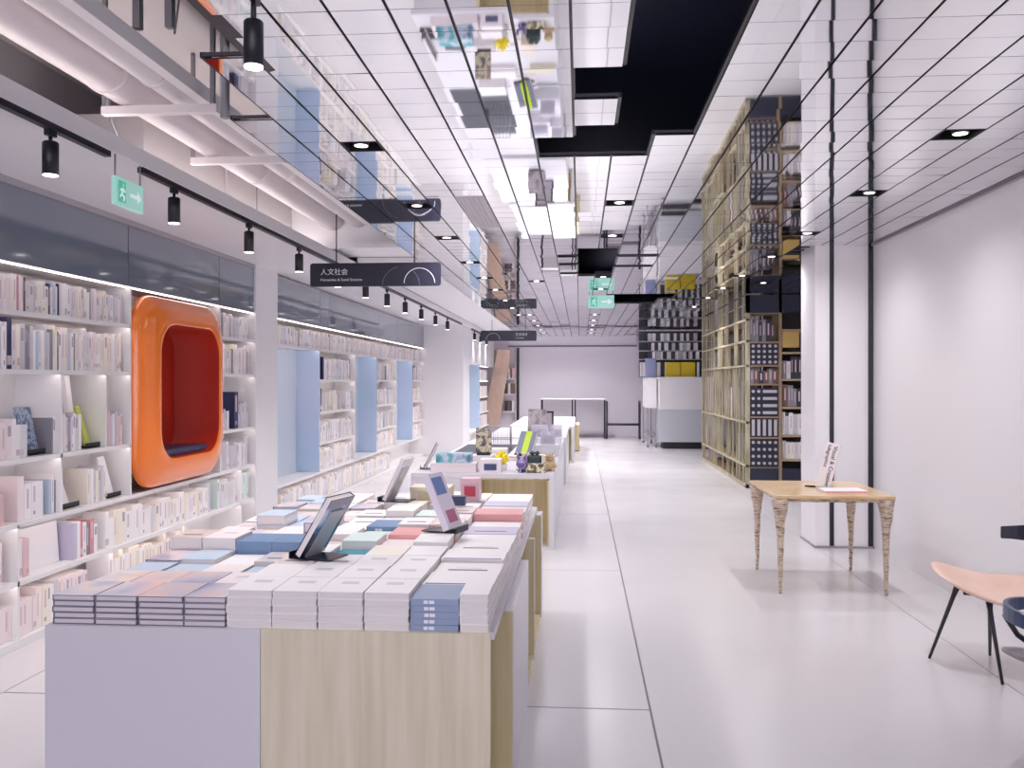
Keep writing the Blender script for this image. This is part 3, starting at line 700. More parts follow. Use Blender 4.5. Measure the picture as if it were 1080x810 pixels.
# leaning display books on black rests, on top of the stacks
def rest_book(x, y, z, w, h, t, lean, yaw, cov, label, extra=None, inkm=None):
    o = thing('propped_book', label, 'book', (x, y, z), yaw, group='books propped up on black rests')
    M = Matrix.Translation((0, 0, t * math.sin(lean))) @ Matrix.Rotation(-lean, 4, 'X')
    MB().box(-w / 2, w / 2, 0, .003, .008, h, M=M).box(-w / 2, w / 2, t - .003, t, .008, h, M=M).box(-w / 2, -w / 2 + .003, .003, t - .003, .008, h, M=M).build('cover', cov, o, local=True)
    MB().box(-w / 2 + .003, w / 2 - .003, .003, t - .003, .01, h - .003, M=M).build('page_block', pages, o, local=True)
    if inkm:
        for a, b_, c_, d_, im in ((-.42, .3, .62, .93, inkm), (-.3, .34, .12, .34, mat('rose_print', (176, 96, 130), .5))): MB().box(a * w, b_ * w, -.0008, 0, c_ * h, d_ * h, M=M).build('cover_print', im, o, local=True)
    MB().box(-w * .42, w * .42, -.03, .16, 0, .005).box(-w * .42, w * .42, -.034, -.028, 0, .03).build('rest_foot', black_gloss, o, local=True)
    MB().box(-w * .3, w * .3, t + .002, t + .006, .01, h * .8, M=M).build('rest_back', mat('clear_plastic', (200, 205, 215), .15, alpha=.5), o, local=True)
    return o
def zt(r, c): return TOPZ.get((r, c), TT)
glossy_navy = ramp_mat('navy_gloss_cover', [(22, 30, 74), (40, 66, 140), (196, 204, 222)], .12, (2, 2, 2), 'noise', 2, 1, coat=.8, lo=.48, hi=.62)
blue_grey_cover = ramp_mat('photo_cover', [(70, 96, 150), (190, 190, 215), (216, 210, 222), (170, 80, 120)], .3, (2, 2, 6), 'noise', 2, 2, lo=.35, hi=.7)
rest_book(-1.17, 3.78, max(zt(2, 4), zt(3, 4)) + .001, .19, .30, .03, R(32), R(-106), glossy_navy, 'glossy navy book propped on a black rest over white stacks')
rest_book(-.60, 4.35, max(zt(5, 7), zt(5, 8), zt(4, 7), zt(4, 8)) + .001, .15, .29, .035, R(24), R(72), mat('lilac_white_cover', (216, 208, 224), .3), 'blue and rose covered book propped up near the table aisle side', inkm=mat('blue_print', (92, 120, 176), .4))
rest_book(-1.18, 5.45, max(zt(9, 4), zt(10, 4), zt(9, 5)) + .001, .18, .29, .02, R(26), R(-100), cm('pale grey'), 'pale grey book propped edge-on at the rear of the long table')
# boxes at the far end of the long table
def carton(x, y, z, w, d, h, m1, label, bandm=None, rz=0):
    o = thing('gift_box', label, 'box', (x, y, z), rz, group='small boxes on the tables')
    MB().box(-w / 2, w / 2, -d / 2, d / 2, 0, h * .72).build('box_body', m1, o, local=True, bevel=.002)
    MB().box(-w / 2 - .002, w / 2 + .002, -d / 2 - .002, d / 2 + .002, h * .72, h).build('box_lid', m1, o, local=True, bevel=.002)
    if bandm: MB().box(-w * .3, w * .3, -d / 2 - .0035, -d / 2 - .002, h * .2, h * .66).build('box_label', bandm, o, local=True)
    return o
cream_b = mat('cream_box', (226, 212, 190), .5); pink_b = mat('pink_box', (220, 184, 192), .5)
carton(-.93, 5.62, max(zt(10, 5), zt(10, 6)) + .001, .25, .18, .10, cream_b, 'cream lidded box behind the striped blue stack', mat('ochre_label', (200, 186, 150), .5))
carton(-.70, 5.75, max(zt(10, 7), zt(11, 7), zt(11, 6)) + .001, .12, .12, .14, pink_b, 'pink box with red print behind the propped rose book', mat('red_print', (196, 64, 90), .5))
carton(-.72, 5.3, max(zt(8, 7), zt(9, 7)) + .001, .085, .07, .055, mat('navy_box', (48, 56, 96), .4), 'little navy box beside the pink box')

# ------------------------------------------------------------------ display tables further back
def arch_table(x0, x1, y0, y1, label, split, wood):
    t = thing('display_table', label, 'display table', ((x0 + x1) / 2, y0, 0)); h = .72
    MB().box(x0, x1, y0, y1, h - .045, h).build('table_top', white_table, t, bevel=.002)
    MB().box(x1 - .045, x1, y0, y1, 0, h - .046).build('side_panel', white_table, t)
    MB().box(x0, x0 + .045, y0, y1, 0, h - .046).build('side_panel', white_table, t)
    MB().box(x0 + .046, split, y0 + .003, y0 + .04, 0, h - .046).build('front_panel', white_table, t)
    MB().box(split + .001, split + .03, y0 + .005, y0 + .6, .03, h - .05).build('arch_lining', wood, t)
    MB().box(x1 - .06, x1 - .046, y0 + .005, y0 + .6, .03, h - .062).build('arch_lining', wood, t)
    MB().box(split + .031, x1 - .061, y0 + .3, y0 + .32, .03, h - .062).build('arch_back', wood, t)
    MB().box(split + .031, x1 - .061, y0 + .005, y0 + .6, h - .06, h - .047).build('arch_lining', wood, t)
    MB().box(split + .001, x1 - .046, y0 + .002, y0 + .6, 0, .029).build('arch_sill', white_table, t)
    return t
arch_table(-1.62, -.25, 8.54, 13.8, 'white display table with a plywood arch end in mid aisle', -.98, wood_in)
arch_table(-1.5, -.22, 14.0, 17.3, 'second white display table beyond the mid aisle one', -.9, wood_in)
arch_table(-1.4, -.12, 17.6, 22.4, 'farthest white display table with a plywood end', -.9, wood_in)
MB().box(-.12, -.02, 20.6, 22.0, .02, .6).build('plywood_end', wood_in, bpy.data.objects['display_table.003'])
H2 = .721
carton(-1.22, 8.70, H2, .44, .2, .09, mat('pale_carton', (222, 212, 216), .5), 'wide pale box under the teal box', None)
tealbox = ramp_mat('teal_pattern', [(60, 140, 152), (96, 168, 178), (200, 205, 222), (70, 120, 150)], .35, (1, 1, 1), 'noise', 9, 1.5)
carton(-1.22, 8.70, H2 + .092, .34, .18, .09, tealbox, 'teal patterned box stacked on a pale box', None)
carton(-.86, 8.67, H2, .2, .16, .13, mat('white_carton', (226, 218, 224), .5), 'white box with a navy label at the table end', mat('navy_label', (62, 72, 112), .5))
dark_photo = ramp_mat('dark_photo_cover', [(50, 46, 56), (84, 76, 84), (200, 190, 160), (110, 90, 100), (150, 146, 150)], .35, (1, 1, 1), 'noise', 14, 2)
rest_book(-.97, 9.02, H2 + .1355, .16, .27, .02, R(10), R(4), dark_photo, 'dark photo book standing upright behind the white box')
carton(-.99, 9.06, H2, .24, .26, .134, mat('white_carton', (226, 218, 224), .5), 'plain white box carrying the dark photo book')
rest_book(-1.57, 8.95, H2 + .001, .2, .28, .02, R(28), R(-80), mat('dark_grey_cover', (70, 70, 86), .3), 'dark book leaning edge-on at the left end of the arch table')
# flat dark books beside it
for i, (dx, c_) in enumerate(((0, 'navy blue'), (.01, 'charcoal'))):
    o = bpy.data.objects.new('stacked_book', stack_mesh(.2, .26, .022, cm(c_), False, 0)); C.objects.link(o); o.location = (-1.285 + dx, 9.0, H2 + .001 + i * .023); o.rotation_euler.z = R(8 * i)
    tag(o, ('navy book lying under the charcoal book behind the teal box', 'charcoal book lying on the navy book behind the teal box')[i], 'book', 'dark books lying behind the teal box')
# yellow flower ball
t = thing('paper_flower', 'round yellow spiky flower ornament on a white pot', 'ornament', (-.78, 8.9, H2))
MB().lathe([(.05, 0), (.06, .05), (.062, .055)], 18, (-.78, 8.9, H2)).build('pot', white_gloss, t)
fb = MB(); rf = random.Random(2)
fb.lathe([(.012, -.05), (.045, -.035), (.06, 0), (.045, .035), (.012, .05)], 14, (-.78, 8.9, H2 + .115))
for i in range(90):
    z = rf.uniform(-1, 1); a = rf.uniform(0, 6.28); q = Vector((math.sqrt(1 - z * z) * math.cos(a), math.sqrt(1 - z * z) * math.sin(a), z))
    c0 = Vector((-.78, 8.9, H2 + .115)); fb.cyl(c0 + q * .045, c0 + q * .078, .01, .003, 6)
fb.build('petals', mat('yellow_petal', (238, 218, 30), .5), t)
tag(MB().cyl((-.70, 8.9, H2 + .13), (-.58, 8.9, H2 + .125), .005, n=8).cyl((-.6, 8.9, H2), (-.6, 8.9, H2 + .13), .004, n=8).cyl((-.6, 8.9, H2), (-.6, 8.9, H2 + .006), .04, n=16).build('pen_holder', mat('brass', (170, 140, 80), .3, metal=.8), org=(-.6, 8.9, H2)), 'thin brass pen on a small stand beside the yellow flower', 'pen holder')
# purple faceted figure
pv = ramp_mat('purple_facets', [(60, 48, 96), (110, 92, 150), (190, 180, 214)], .3, (1, 1, 1), 'voronoi', 22)
t = thing('figurine', 'purple faceted figurine with raised ears near the arch table edge', 'figurine', (-.56, 8.66, H2))
MB().lathe([(.03, 0), (.045, .01), (.03, .03), (.06, .07), (.05, .11), (.03, .13)], 6, (-.56, 8.66, H2)).build('body', pv, t)
for s in (-1, 1): MB().cyl((-.56 + s * .025, 8.66, H2 + .12), (-.56 + s * .05, 8.66, H2 + .2), .02, .004, 5).build('ear', pv, t)
camo = ramp_mat('camo_pattern', [(60, 58, 44), (112, 104, 74), (214, 206, 180), (70, 66, 56)], .5, (1, 1, 1), 'noise', 22, 1.5, const=True)
carton(-.42, 8.66, H2, .17, .12, .085, camo, 'camouflage patterned box at the arch table front edge')
t = thing('gift_bag', 'dark green gift bag tied with a bow beside the tan bear', 'gift bag', (-.45, 8.87, H2))
MB().box(-.52, -.38, 8.82, 8.92, H2, H2 + .15).build('bag_body', mat('dark_green', (44, 58, 62), .4), t, bevel=.02, segs=3)
MB().lathe([(.01, 0), (.035, .02), (.01, .04)], 10, (-.47, 8.87, H2 + .15)).lathe([(.01, 0), (.03, .02), (.01, .04)], 10, (-.425, 8.87, H2 + .15)).build('bow', mat('dark_green', (44, 58, 62), .4), t)
t = thing('toy_bear', 'small tan plush bear sitting at the aisle edge of the table', 'plush toy', (-.30, 8.84, H2))
tan = mat('tan_plush', (188, 166, 130), .9, bump=.4, bscale=160)
bb = MB().lathe([(.01, 0), (.045, .01), (.055, .05), (.04, .09), (.03, .1)], 14, (-.30, 8.84, H2)).lathe([(.01, .09), (.038, .105), (.042, .135), (.03, .165), (.008, .175)], 14, (-.30, 8.84, H2))
for s in (-1, 1): bb.lathe([(.005, 0), (.015, .008), (.005, .02)], 8, (-.30 + s * .032, 8.78, H2 + .16)).tube([(-.30 + s * .045, 8.83, H2 + .08), (-.30 + s * .06, 8.80, H2 + .04)], .015, 8).tube([(-.30 + s * .03, 8.82, H2 + .02), (-.30 + s * .04, 8.76, H2 + .018)], .018, 8)
bb.build('body', tan, t)
MB().cyl((-.31, 8.797, H2 + .135), (-.31, 8.793, H2 + .135), .005, n=8).cyl((-.29, 8.797, H2 + .135), (-.29, 8.793, H2 + .135), .005, n=8).build('eyes', black, t)
carton(-.52, 9.02, H2, .12, .1, .16, cream_b, 'tall cream box behind the camouflage box')
# striped leaning book, acrylic boxes, wire basket
o = rest_book(-.66, 10.3, H2 + .0205, .22, .3, .03, R(28), R(-30), mat('blue_grey_cover', (120, 128, 150), .4), 'blue-grey book with a lime stripe leaning in the mid aisle')
MB().box(-.03, .05, -.0015, 0, .01, .298, M=Matrix.Translation((0, 0, .03 * math.sin(R(28)))) @ Matrix.Rotation(-R(28), 4, 'X')).build('lime_stripe', mat('lime_stripe', (196, 226, 40), .4), o, local=True)
carton(-.64, 10.36, H2, .3, .36, .02, mat('white_carton', (226, 218, 224), .5), 'thin white tray under the lime striped book')
def acrylic(x, y, z, w, h, label, tilt=0):
    o = thing('acrylic_case', label, 'display case', (x, y, z), tilt, group='clear acrylic cases on the aisle tables')
    w2 = w / 2
    MB().box(-w2, w2, -.08, -.076, 0, h).box(-w2, w2, .076, .08, 0, h).box(-w2, -w2 + .004, -.076, .076, 0, h).box(w2 - .004, w2, -.076, .076, 0, h).box(-w2, w2, -.08, .08, h, h + .004).build('clear_walls', mat('acrylic', (225, 222, 235), .05, alpha=.35), o, local=True)
    MB().box(-w2 * .8, w2 * .8, -.06, .06, .0, .012).build('base_plate', white, o, local=True)
    q = MB(); rq = random.Random(int(x * 1000))
    for i in range(5):
        xx = -w2 * .65 + w2 * 1.3 * i / 4; q.lathe([(.022, .012), (.026, .03), (.02, h * .6), (.012, h * .66)], 10, (xx * .8, rq.uniform(-.03, .03), 0))
    q.build('dark_trinkets', mat('plum_grey', (104, 94, 116), .5), o, local=True)
    return o
def plinth(x, y, w, d, h, label): return tag(MB().box(x - w / 2, x + w / 2, y - d / 2, y + d / 2, H2, H2 + h).build('display_plinth', white_table, org=(x, y, H2), bevel=.003), label, 'plinth', 'white plinths on the aisle tables')
plinth(-.52, 11.6, .28, .3, .16, 'white plinth under the leftmost acrylic case'); acrylic(-.52, 11.6, H2 + .161, .2, .15, 'clear acrylic case of plum trinkets, the left one of three')
plinth(-.4, 10.7, .3, .3, .13, 'white plinth under the middle acrylic case'); acrylic(-.385, 10.7, H2 + .131, .17, .16, 'clear acrylic case of plum trinkets, the middle one of three')
plinth(-.32, 11.9, .14, .3, .14, 'narrow white plinth under the rightmost acrylic case'); acrylic(-.31, 11.9, H2 + .141, .14, .16, 'clear acrylic case of plum trinkets, nearest the aisle')
carton(-.42, 9.9, H2, .28, .16, .07, mat('pale_straw', (214, 208, 190), .5), 'long straw coloured box in front of the acrylic cases')
tag(box(-1.55, -.86, 10.7, 12.4, H2, H2 + .005).build('display_mat', mat('dark_grey_felt', (74, 74, 84), .8), org=(-1.2, 11.5, H2), bevel=.001), 'dark grey mat lying on the table under the wire basket', 'mat')
t = thing('wire_basket', 'square wire basket standing behind the yellow flower', 'basket', (-1.02, 11.4, H2 + .006))
wm = MB()
for i in range(7):
    u = -.14 + .28 * i / 6
    for a, b in (((u, -.14), 0), ((u, .14), 0), ((-.14, u), 0), ((.14, u), 0)): wm.cyl((-1.02 + a[0], 11.4 + a[1], H2 + .006), (-1.02 + a[0], 11.4 + a[1], H2 + .3), .003, n=6)
wm.build('wire_bars', steel, t)
wr = MB()
for z in (H2 + .0105, H2 + .15, H2 + .3): wr.tube([(-1.16, 11.26, z), (-.88, 11.26, z), (-.88, 11.54, z), (-1.16, 11.54, z), (-1.16, 11.26, z)], .004, 6)
wr.build('wire_rim', steel, t)
carton(-.86, 10.0, H2, .30, .2, .05, mat('white_carton', (226, 218, 224), .5), 'flat white box between the flower and the wire basket')
carton(-1.0, 10.4, H2, .3, .3, .1, mat('white_carton', (226, 218, 224), .5), 'white box behind the dark photo book')
rest_book(-.72, 14.75, H2 + .001, .3, .42, .03, R(12), R(-10), ramp_mat('grey_art_cover', [(120, 108, 112), (176, 168, 172), (80, 72, 84)], .4, (1, 1, 1), 'noise', 8, 1.5), 'grey art book propped on the second display table')
t = thing('picture_frame', 'small dark frame standing on the second display table', 'picture frame', (-.62, 15.6, H2))
MB().box(-.78, -.46, 15.59, 15.61, H2, H2 + .03).box(-.78, -.46, 15.59, 15.61, H2 + .33, H2 + .36).box(-.78, -.75, 15.59, 15.61, H2, H2 + .36).box(-.49, -.46, 15.59, 15.61, H2, H2 + .36).build('frame', black, t)
MB().box(-.75, -.49, 15.6, 15.605, H2 + .03, H2 + .33).build('picture', mat('frame_grey', (170, 160, 170), .4), t)
MB().box(-.64, -.6, 15.61, 15.72, H2, H2 + .006).build('stand', black, t)

# ------------------------------------------------------------------ rustic side table
st = thing('side_table', 'rustic timber side table with tapered bark-like legs by the pilaster', 'table', (1.89, 7.35, 0))
MB().box(1.45, 2.325, 6.85, 7.86, .722, .75).build('table_top', wood_top, st, bevel=.006)
MB().box(1.50, 2.28, 6.885, 6.91, .695, .721).box(1.50, 2.28, 7.79, 7.815, .695, .721).box(1.487, 1.51, 6.9, 7.8, .695, .721).box(2.27, 2.293, 6.9, 7.8, .695, .721).build('apron', wood_leg, st)
rl = random.Random(4)
for x, y in ((1.50, 6.91), (2.275, 6.91), (1.50, 7.79), (2.275, 7.79)):
    pts = []; rr = []
    for i in range(15):
        u = i / 14; z = .72 * (1 - u); r = .012 + .024 * (1 - u) + .034 * max(0, 1 - u * 2.2) ** 1.8
        pts.append((x + rl.uniform(-1, 1) * .003, y + rl.uniform(-1, 1) * .003, z)); rr.append(r * rl.uniform(.93, 1.07))
    MB().tube(pts, rr, 10).build('leg', wood_leg, st)
# books on it
o = thing('propped_book', 'white book with black lettering standing on the timber side table', 'book', (1.93, 7.35, .7635), R(-22), group='books on the timber side table')
M = Matrix.Rotation(R(13), 4, 'Y')
MB().box(-.055, .055, 0, .004, 0, .35, M=M).box(-.055, .055, .026, .03, 0, .35, M=M).box(.052, .055, .004, .026, 0, .35, M=M).build('cover', mat('book_white', (236, 228, 232), .4), o, local=True)
MB().box(-.052, .05, .004, .026, .003, .347, M=M).build('page_block', pages, o, local=True)
for b_, sz, dx in (('Visual & Creative', .047, .03), ('Infographics', .038, -.012)):
    text(b_, sz, ink_black, o, M @ Matrix.Translation((dx - .02, -.0015, .335)) @ Matrix.Rotation(R(90), 4, 'X') @ Matrix.Rotation(R(-90), 4, 'Z'))
MB().box(-.14, -.06, .0, .02, -.0125, -.001).box(-.1, .07, -.02, .05, -.0128, -.0126).build('book_rest', black, o, local=True)
o = tag(MB().box(-.16, .16, -.11, .11, 0, .003).box(-.157, .157, -.107, .107, .003, .017, 1).box(-.16, .16, -.11, .11, .017, .02).box(-.16, .16, -.11, -.107, .003, .017, 2).build('lying_book', [mat('book_white', (236, 228, 232), .4), pages, cm('salmon pink')]), 'white book with a pink edge lying flat on the timber table', 'book', 'books on the timber side table')
o.location = (2.0, 7.08, .7505); o.rotation_euler.z = R(3)

# ------------------------------------------------------------------ lounge chairs at the right edge
def lounge_chair(name_label, loc, rz, seat_m, shell_m, bz=.70, feet=None, bh=.054):
    t = thing('lounge_chair', name_label, 'chair', loc, rz)
    def surf(u, v):     # u along the chair (front -> back), v across
        z = .40 + .13 * max(0, -u) ** 1.7 + .06 * max(0, u) ** 2 + .03 * v * v + .028 * v
        return Vector((u * .36, v * .28 * (1 - .10 * max(0, u)), z))
    top = []; bot = []; nr = 9; na = 40
    for k in range(nr + 1):
        q = k / nr; ring = []; rb_ = []
        for i in range(na):
            a = 2 * math.pi * i / na; ca, sa = math.cos(a), math.sin(a); e = 2 / 2.7
            u = q * math.copysign(abs(ca) ** e, ca); v = q * math.copysign(abs(sa) ** e, sa)
            p_ = surf(u, v); edge = .006 * (q > .99)
            ring.append(p_ + Vector((0, 0, .012 * (1 - q ** 6)))); rb_.append(p_ - Vector((0, 0, .022 - .012 * q ** 6)))
        top.append(ring); bot.append(rb_)
    MB().loops(top + bot[::-1]).build('seat', seat_m, t, local=True)
    # curved backrest band
    L0 = []
    for i in range(21):
        a = R(-86 + 172 * i / 20); cx, cy_ = .05 + .30 * math.cos(a), .31 * math.sin(a); hh = bh * (1 - .35 * abs(math.sin(a)) ** 6); zc = bz + .02 * math.cos(a)
        n = Vector((math.cos(a), math.sin(a), 0)); c0 = Vector((cx, cy_, zc)); w = .011
        L0.append([c0 + n * w + Vector((0, 0, hh)), c0 - n * w + Vector((0, 0, hh)), c0 - n * w - Vector((0, 0, hh)), c0 + n * w - Vector((0, 0, hh))])
    MB().loops(L0, cap0=True, cap1=True, smooth=False).build('backrest', shell_m, t, local=True, bevel=.006)
    for s in (-1, 1): MB().tube((lambda k: [(.14, s * .12, .41), (.27, s * .14, .5), (.33, s * .12, bz - .01)])(0), .012, 8).build('back_post', black, t, local=True)
    MB().tube([(-.2, 0, .395), (.2, 0, .395)], .012, 8).tube([(.12, -.13, .395), (.12, .13, .395)], .012, 8).build('under_frame', black, t, local=True)
    inv = (Matrix.Translation(loc) @ Matrix.Rotation(rz, 4, 'Z')).inverted()
    for tp, ft in [(inv @ Vector(a), inv @ Vector(b)) for a, b in feet] if feet else (((-.17, -.03, .41), (-.24, -.20, 0)), ((-.17, .03, .41), (-.24, .24, 0)), ((.12, -.02, .40), (.14, -.28, 0)), ((.12, .02, .40), (.16, .27, 0))):
        m_ = [tp[i] * .86 + ft[i] * .14 for i in range(3)]
        MB().tube([tp, m_, ft], [.017, .0125, .008], 10).build('leg', black, t, local=True)
    return t
tan_leather = ramp_mat('tan_leather', [(222, 184, 166), (228, 194, 178), (234, 204, 190)], .42, (1, 1, 1), 'noise', 5, 4)
lounge_chair('tan leather lounge chair with black backrest at the right wall', (2.37, 5.27, 0), R(-10), tan_leather, mat('navy_shell', (30, 30, 54), .4), .70,
             [((2.09, 5.18, .462), (2.01, 5.37, 0)), ((2.215, 5.08, .40), (2.22, 4.93, 0)), ((2.23, 5.10, .40), (2.385, 5.455, 0)), ((2.6, 5.2, .405), (2.72, 5.0, 0))])
lounge_chair('grey seated lounge chair with navy back, cut by the picture edge', (2.15, 3.9, 0), R(176), mat('grey_seat', (150, 146, 152), .6), mat('navy_blue_shell', (58, 74, 112), .35), .60, None, .032)

# ------------------------------------------------------------------ lattice bookcase on the right
bx0, by0, by1, bz = 2.47, 13.7, 18.6, 2.885
lb = thing('lattice_bookcase', 'tall golden lattice bookcase rising to the mirror ceiling', 'bookcase', (3.0, 15.5, 0))
MB().box(bx0 + .32, bx0 + .34, by0 + .56, by1, 0, bz).build('inner_panel', mat('bronze_mirror', (66, 62, 62), .25, metal=.3), lb)
rv = random.Random(9); y = by0 + .02; ncell = 0
MB().box(bx0, bx0 + .06, by0, by0 + .06, 0, bz).box(bx0, bx0 + .06, by1 - .06, by1, 0, bz).build('corner_post', lattice_m, lb)
while y < by1 - .2:
    y += rv.uniform(.17, .36); w = rv.choice((.02, .03, .045))
    z0 = 0 if rv.random() < .8 else rv.choice((.3, .98)); z1 = bz if rv.random() < .8 else rv.choice((1.83, 2.2))
    MB().box(bx0, bx0 + .03, y, y + w, z0, z1).build('lattice_upright', lattice_m, lb)
for z in (.04, .33, .98, 1.83, 2.20, 2.52):
    MB().box(bx0 - .004, bx0 + .05, by0, by1, z - .015, z + .015).build('lattice_rail', lattice_m, lb); MB().box(bx0 + .051, bx0 + .30, by0 + .56, by1, z - .012, z + .012).build('inner_shelf', mat('mid_timber', (150, 128, 104), .5), lb)
MB().box(bx0, bx0 + .05, by0, by1, 0, .024).build('base_board', lattice_m, lb)
# front face (towards the camera)
fx1 = 4.3
MB().box(bx0 + .35, fx1, by0 + .5, by0 + .52, 0, bz).build('back_panel', mat('dark_brown', (74, 66, 64), .5), lb)
MB().box(2.955, 3.0, by0, by0 + .5, 0, bz).build('lattice_upright', mat('mid_timber', (150, 128, 104), .5), lb)
MB().box(bx0, fx1, by0, by0 + .04, 2.62, bz).build('header_panel', mat('navy_header', (40, 42, 62), .3), lb)
for z in (2.62, 2.18, 1.83, 1.55, 1.06, .75, .30): MB().box(bx0 + .06, 2.955, by0 + .01, by0 + .48, z - .012, z + .012).build('shelf', mat('mid_timber', (150, 128, 104), .5), lb)
for z in (2.36, 2.02, 1.62, 1.2, .78, .42): MB().box(3.0, fx1, by0 + .01, by0 + .48, z - .015, z + .015).build('shelf', mat('pale_timber', (176, 156, 128), .5), lb)
MB().box(bx0 + .06, fx1, by0 + .005, by0 + .03, .02, .30).build('kick_panel', mat('navy_header', (40, 42, 62), .3), lb)
MB().box(3.01, 3.25, by0 + .0, by0 + .3, 2.1, 2.34).build('ochre_panel', mat('ochre', (196, 164, 96), .4), lb)
peg_d = mat('peg_board', (38, 38, 56), .4); peg_w = mat('peg_white', (184, 180, 186), .4)
def peg_block(z0, z1, kind, label):
    x0, x1, yy = 2.54, 2.95, by0 + .02
    o = thing('pattern_block', label, 'decor panel', ((x0 + x1) / 2, yy, z0), group='dark pattern blocks in the bookcase')
    MB().box(x0, x1, yy, yy + .2, z0, z1).build('block', peg_d, o)
    w = x1 - x0; h = z1 - z0
    def peg(q): q.build('white_peg', peg_w, o)
    if kind in ('dots', 'mix'):
        for i in range(5):
            for j in range(4):
                if kind == 'mix' and i >= 2: continue
                x = x0 + w * (i + .5) / 5; z = z0 + h * (j + .5) / 4; peg(MB().cyl((x, yy - .012, z), (x, yy, z), .023, n=12))
    if kind == 'mix':
        for j in range(4): z = z0 + h * (j + .5) / 4; peg(MB().box(x0 + w * .45, x1 - .02, yy - .012, yy, z - .022, z + .022))
    if kind == 'bars':
        for i in range(5): x = x0 + w * (i + .5) / 5; peg(MB().box(x - .022, x + .022, yy - .012, yy, z0 + .02, z1 - .02))
peg_block(1.845, 2.165, 'dots', 'dark block with white dots, topmost in the lattice bookcase')
peg_block(1.075, 1.50, 'mix', 'dark block with white dots and horizontal bars in the bookcase')
peg_block(.765, 1.045, 'bars', 'dark block with white vertical bars in the bookcase')
peg_block(.32, .735, 'dots', 'navy block with white dots, lowest in the lattice bookcase')
rq = random.Random(8)
def bc_books(x0, x1, z, hm, cols, what):
    x = x0; i = 0
    while x < x1 - .06:
        t = rq.uniform(.03, .08); h = hm * rq.uniform(.75, 1); c = rq.choice(cols); i += 1
        o = bpy.data.objects.new('bookcase_book', shelf_book_mesh(t, h, .18, c, 3).mesh('bookcase_book', [cm(c), pages, ink_g, ink_r])); C.objects.link(o)
        o.rotation_euler.z = R(-90); o.location = (x, by0 + .06, z); x += t + .002
        tag(o, '%s book, %s from left on the %s' % (c, ordn(i), what), 'book', 'books in the lattice bookcase')
bc_books(2.54, 2.94, 2.194, .38, ['brown', 'mid grey', 'charcoal', 'charcoal'], 'bookcase shelf under the navy header')
bc_books(2.54, 2.94, 1.564, .24, ['brown', 'mid grey', 'charcoal'], 'bookcase shelf between the dotted blocks')
bc_books(3.02, 3.9, 1.637, .34, ['mid grey', 'pale grey', 'charcoal', 'charcoal', 'brown'], 'bookcase side bay at eye level')
bc_books(3.02, 3.9, 1.217, .34, ['brown', 'mid grey', 'charcoal'], 'bookcase side bay below eye level')
bc_books(3.02, 3.9, .797, .36, ['white', 'white', 'pale grey', 'light grey'], 'bookcase side bay at table height')
bc_books(3.02, 3.9, .437, .3, ['cream', 'pale grey', 'white'], 'lowest bookcase side bay')
# dark boxes standing inside the lattice side
for i, (yy, z, h, c, l) in enumerate(((14.35, .996, .6, 'mid grey', 'grey slab box showing through the lattice at eye level'), (15.4, .996, .5, 'lilac', 'lilac box showing through the middle of the lattice'), (14.7, .346, .4, 'light grey', 'light grey box low inside the lattice'))):
    tag(MB().box(bx0 + .08, bx0 + .29, yy, yy + .3, z, z + h).build('storage_box', cm(c), org=(bx0 + .1, yy + .15, z), bevel=.004), l, 'box', 'boxes inside the lattice')

# ------------------------------------------------------------------ far end: counter, boxes, rack, bench, tables
t = thing('service_counter', 'white service counter with an upper cabinet at the far right', 'counter', (2.4, 21.7, 0))
MB().box(1.87, 3.2, 21.5, 22.3, .93, 1.66).build('upper_cabinet', white_gloss, t)
MB().box(1.86, 3.2, 21.48, 22.3, 1.66, 1.70).build('counter_top', white, t)
MB().box(1.87, 3.2, 21.5, 22.3, .16, .928).build('lower_cabinet', mat('glass_grey', (196, 198, 206), .2), t)
MB().box(1.95, 3.15, 21.6, 22.2, 0, .159).build('dark_base', black, t)
t = thing('display_case', 'narrow white glass display case left of the service counter', 'cabinet', (1.72, 22.3, 0))
MB().box(1.62, 1.84, 22.0, 23.6, .95, 1.68).build('case_body', white_gloss, t)
for x, y in ((1.63, 22.02), (1.83, 22.02), (1.63, 23.58), (1.83, 23.58)): MB().box(x - .012, x + .012, y - .012, y + .012, .08, .949).lathe([(.02, 0), (.035, .02), (.035, .06), (.02, .08)], 10, (x, y, 0)).build('leg', steel, t)
MB().box(1.62, 1.84, 22.0, 23.6, .30, .33).build('lower_shelf', steel, t)
yb = mat('yellow_box', (206, 180, 36), .4)
carton(2.2, 21.75, 1.701, .33, .24, .35, yb, 'yellow box on the counter, the left of two'); carton(2.55, 21.75, 1.701, .33, .24, .35, yb, 'yellow box on the counter, next to the lattice bookcase')
tag(MB().box(1.6, 1.86, 22.4, 22.45, 1.69, 2.16).box(1.6, 1.86, 22.38, 22.4, 2.1, 2.16).build('screen_panel', mat('blue_screen', (150, 156, 200), .3), org=(1.73, 22.4, 1.69)), 'pale blue upright panel standing on the narrow display case', 'panel')
rk = thing('magazine_rack', 'dark wall rack of black and white spines behind the counter', 'rack', (2.5, 23.2, 0))
MB().box(1.5, 3.4, 23.3, 23.33, 1.7, 2.88).build('rack_back', mat('rack_dark', (58, 58, 66), .5), rk)
for z in (2.16, 2.38, 2.62): MB().box(1.5, 3.4, 23.05, 23.3, z - .02, z).build('rack_shelf', mat('rack_rail', (190, 192, 200), .4), rk)
rq2 = random.Random(1)
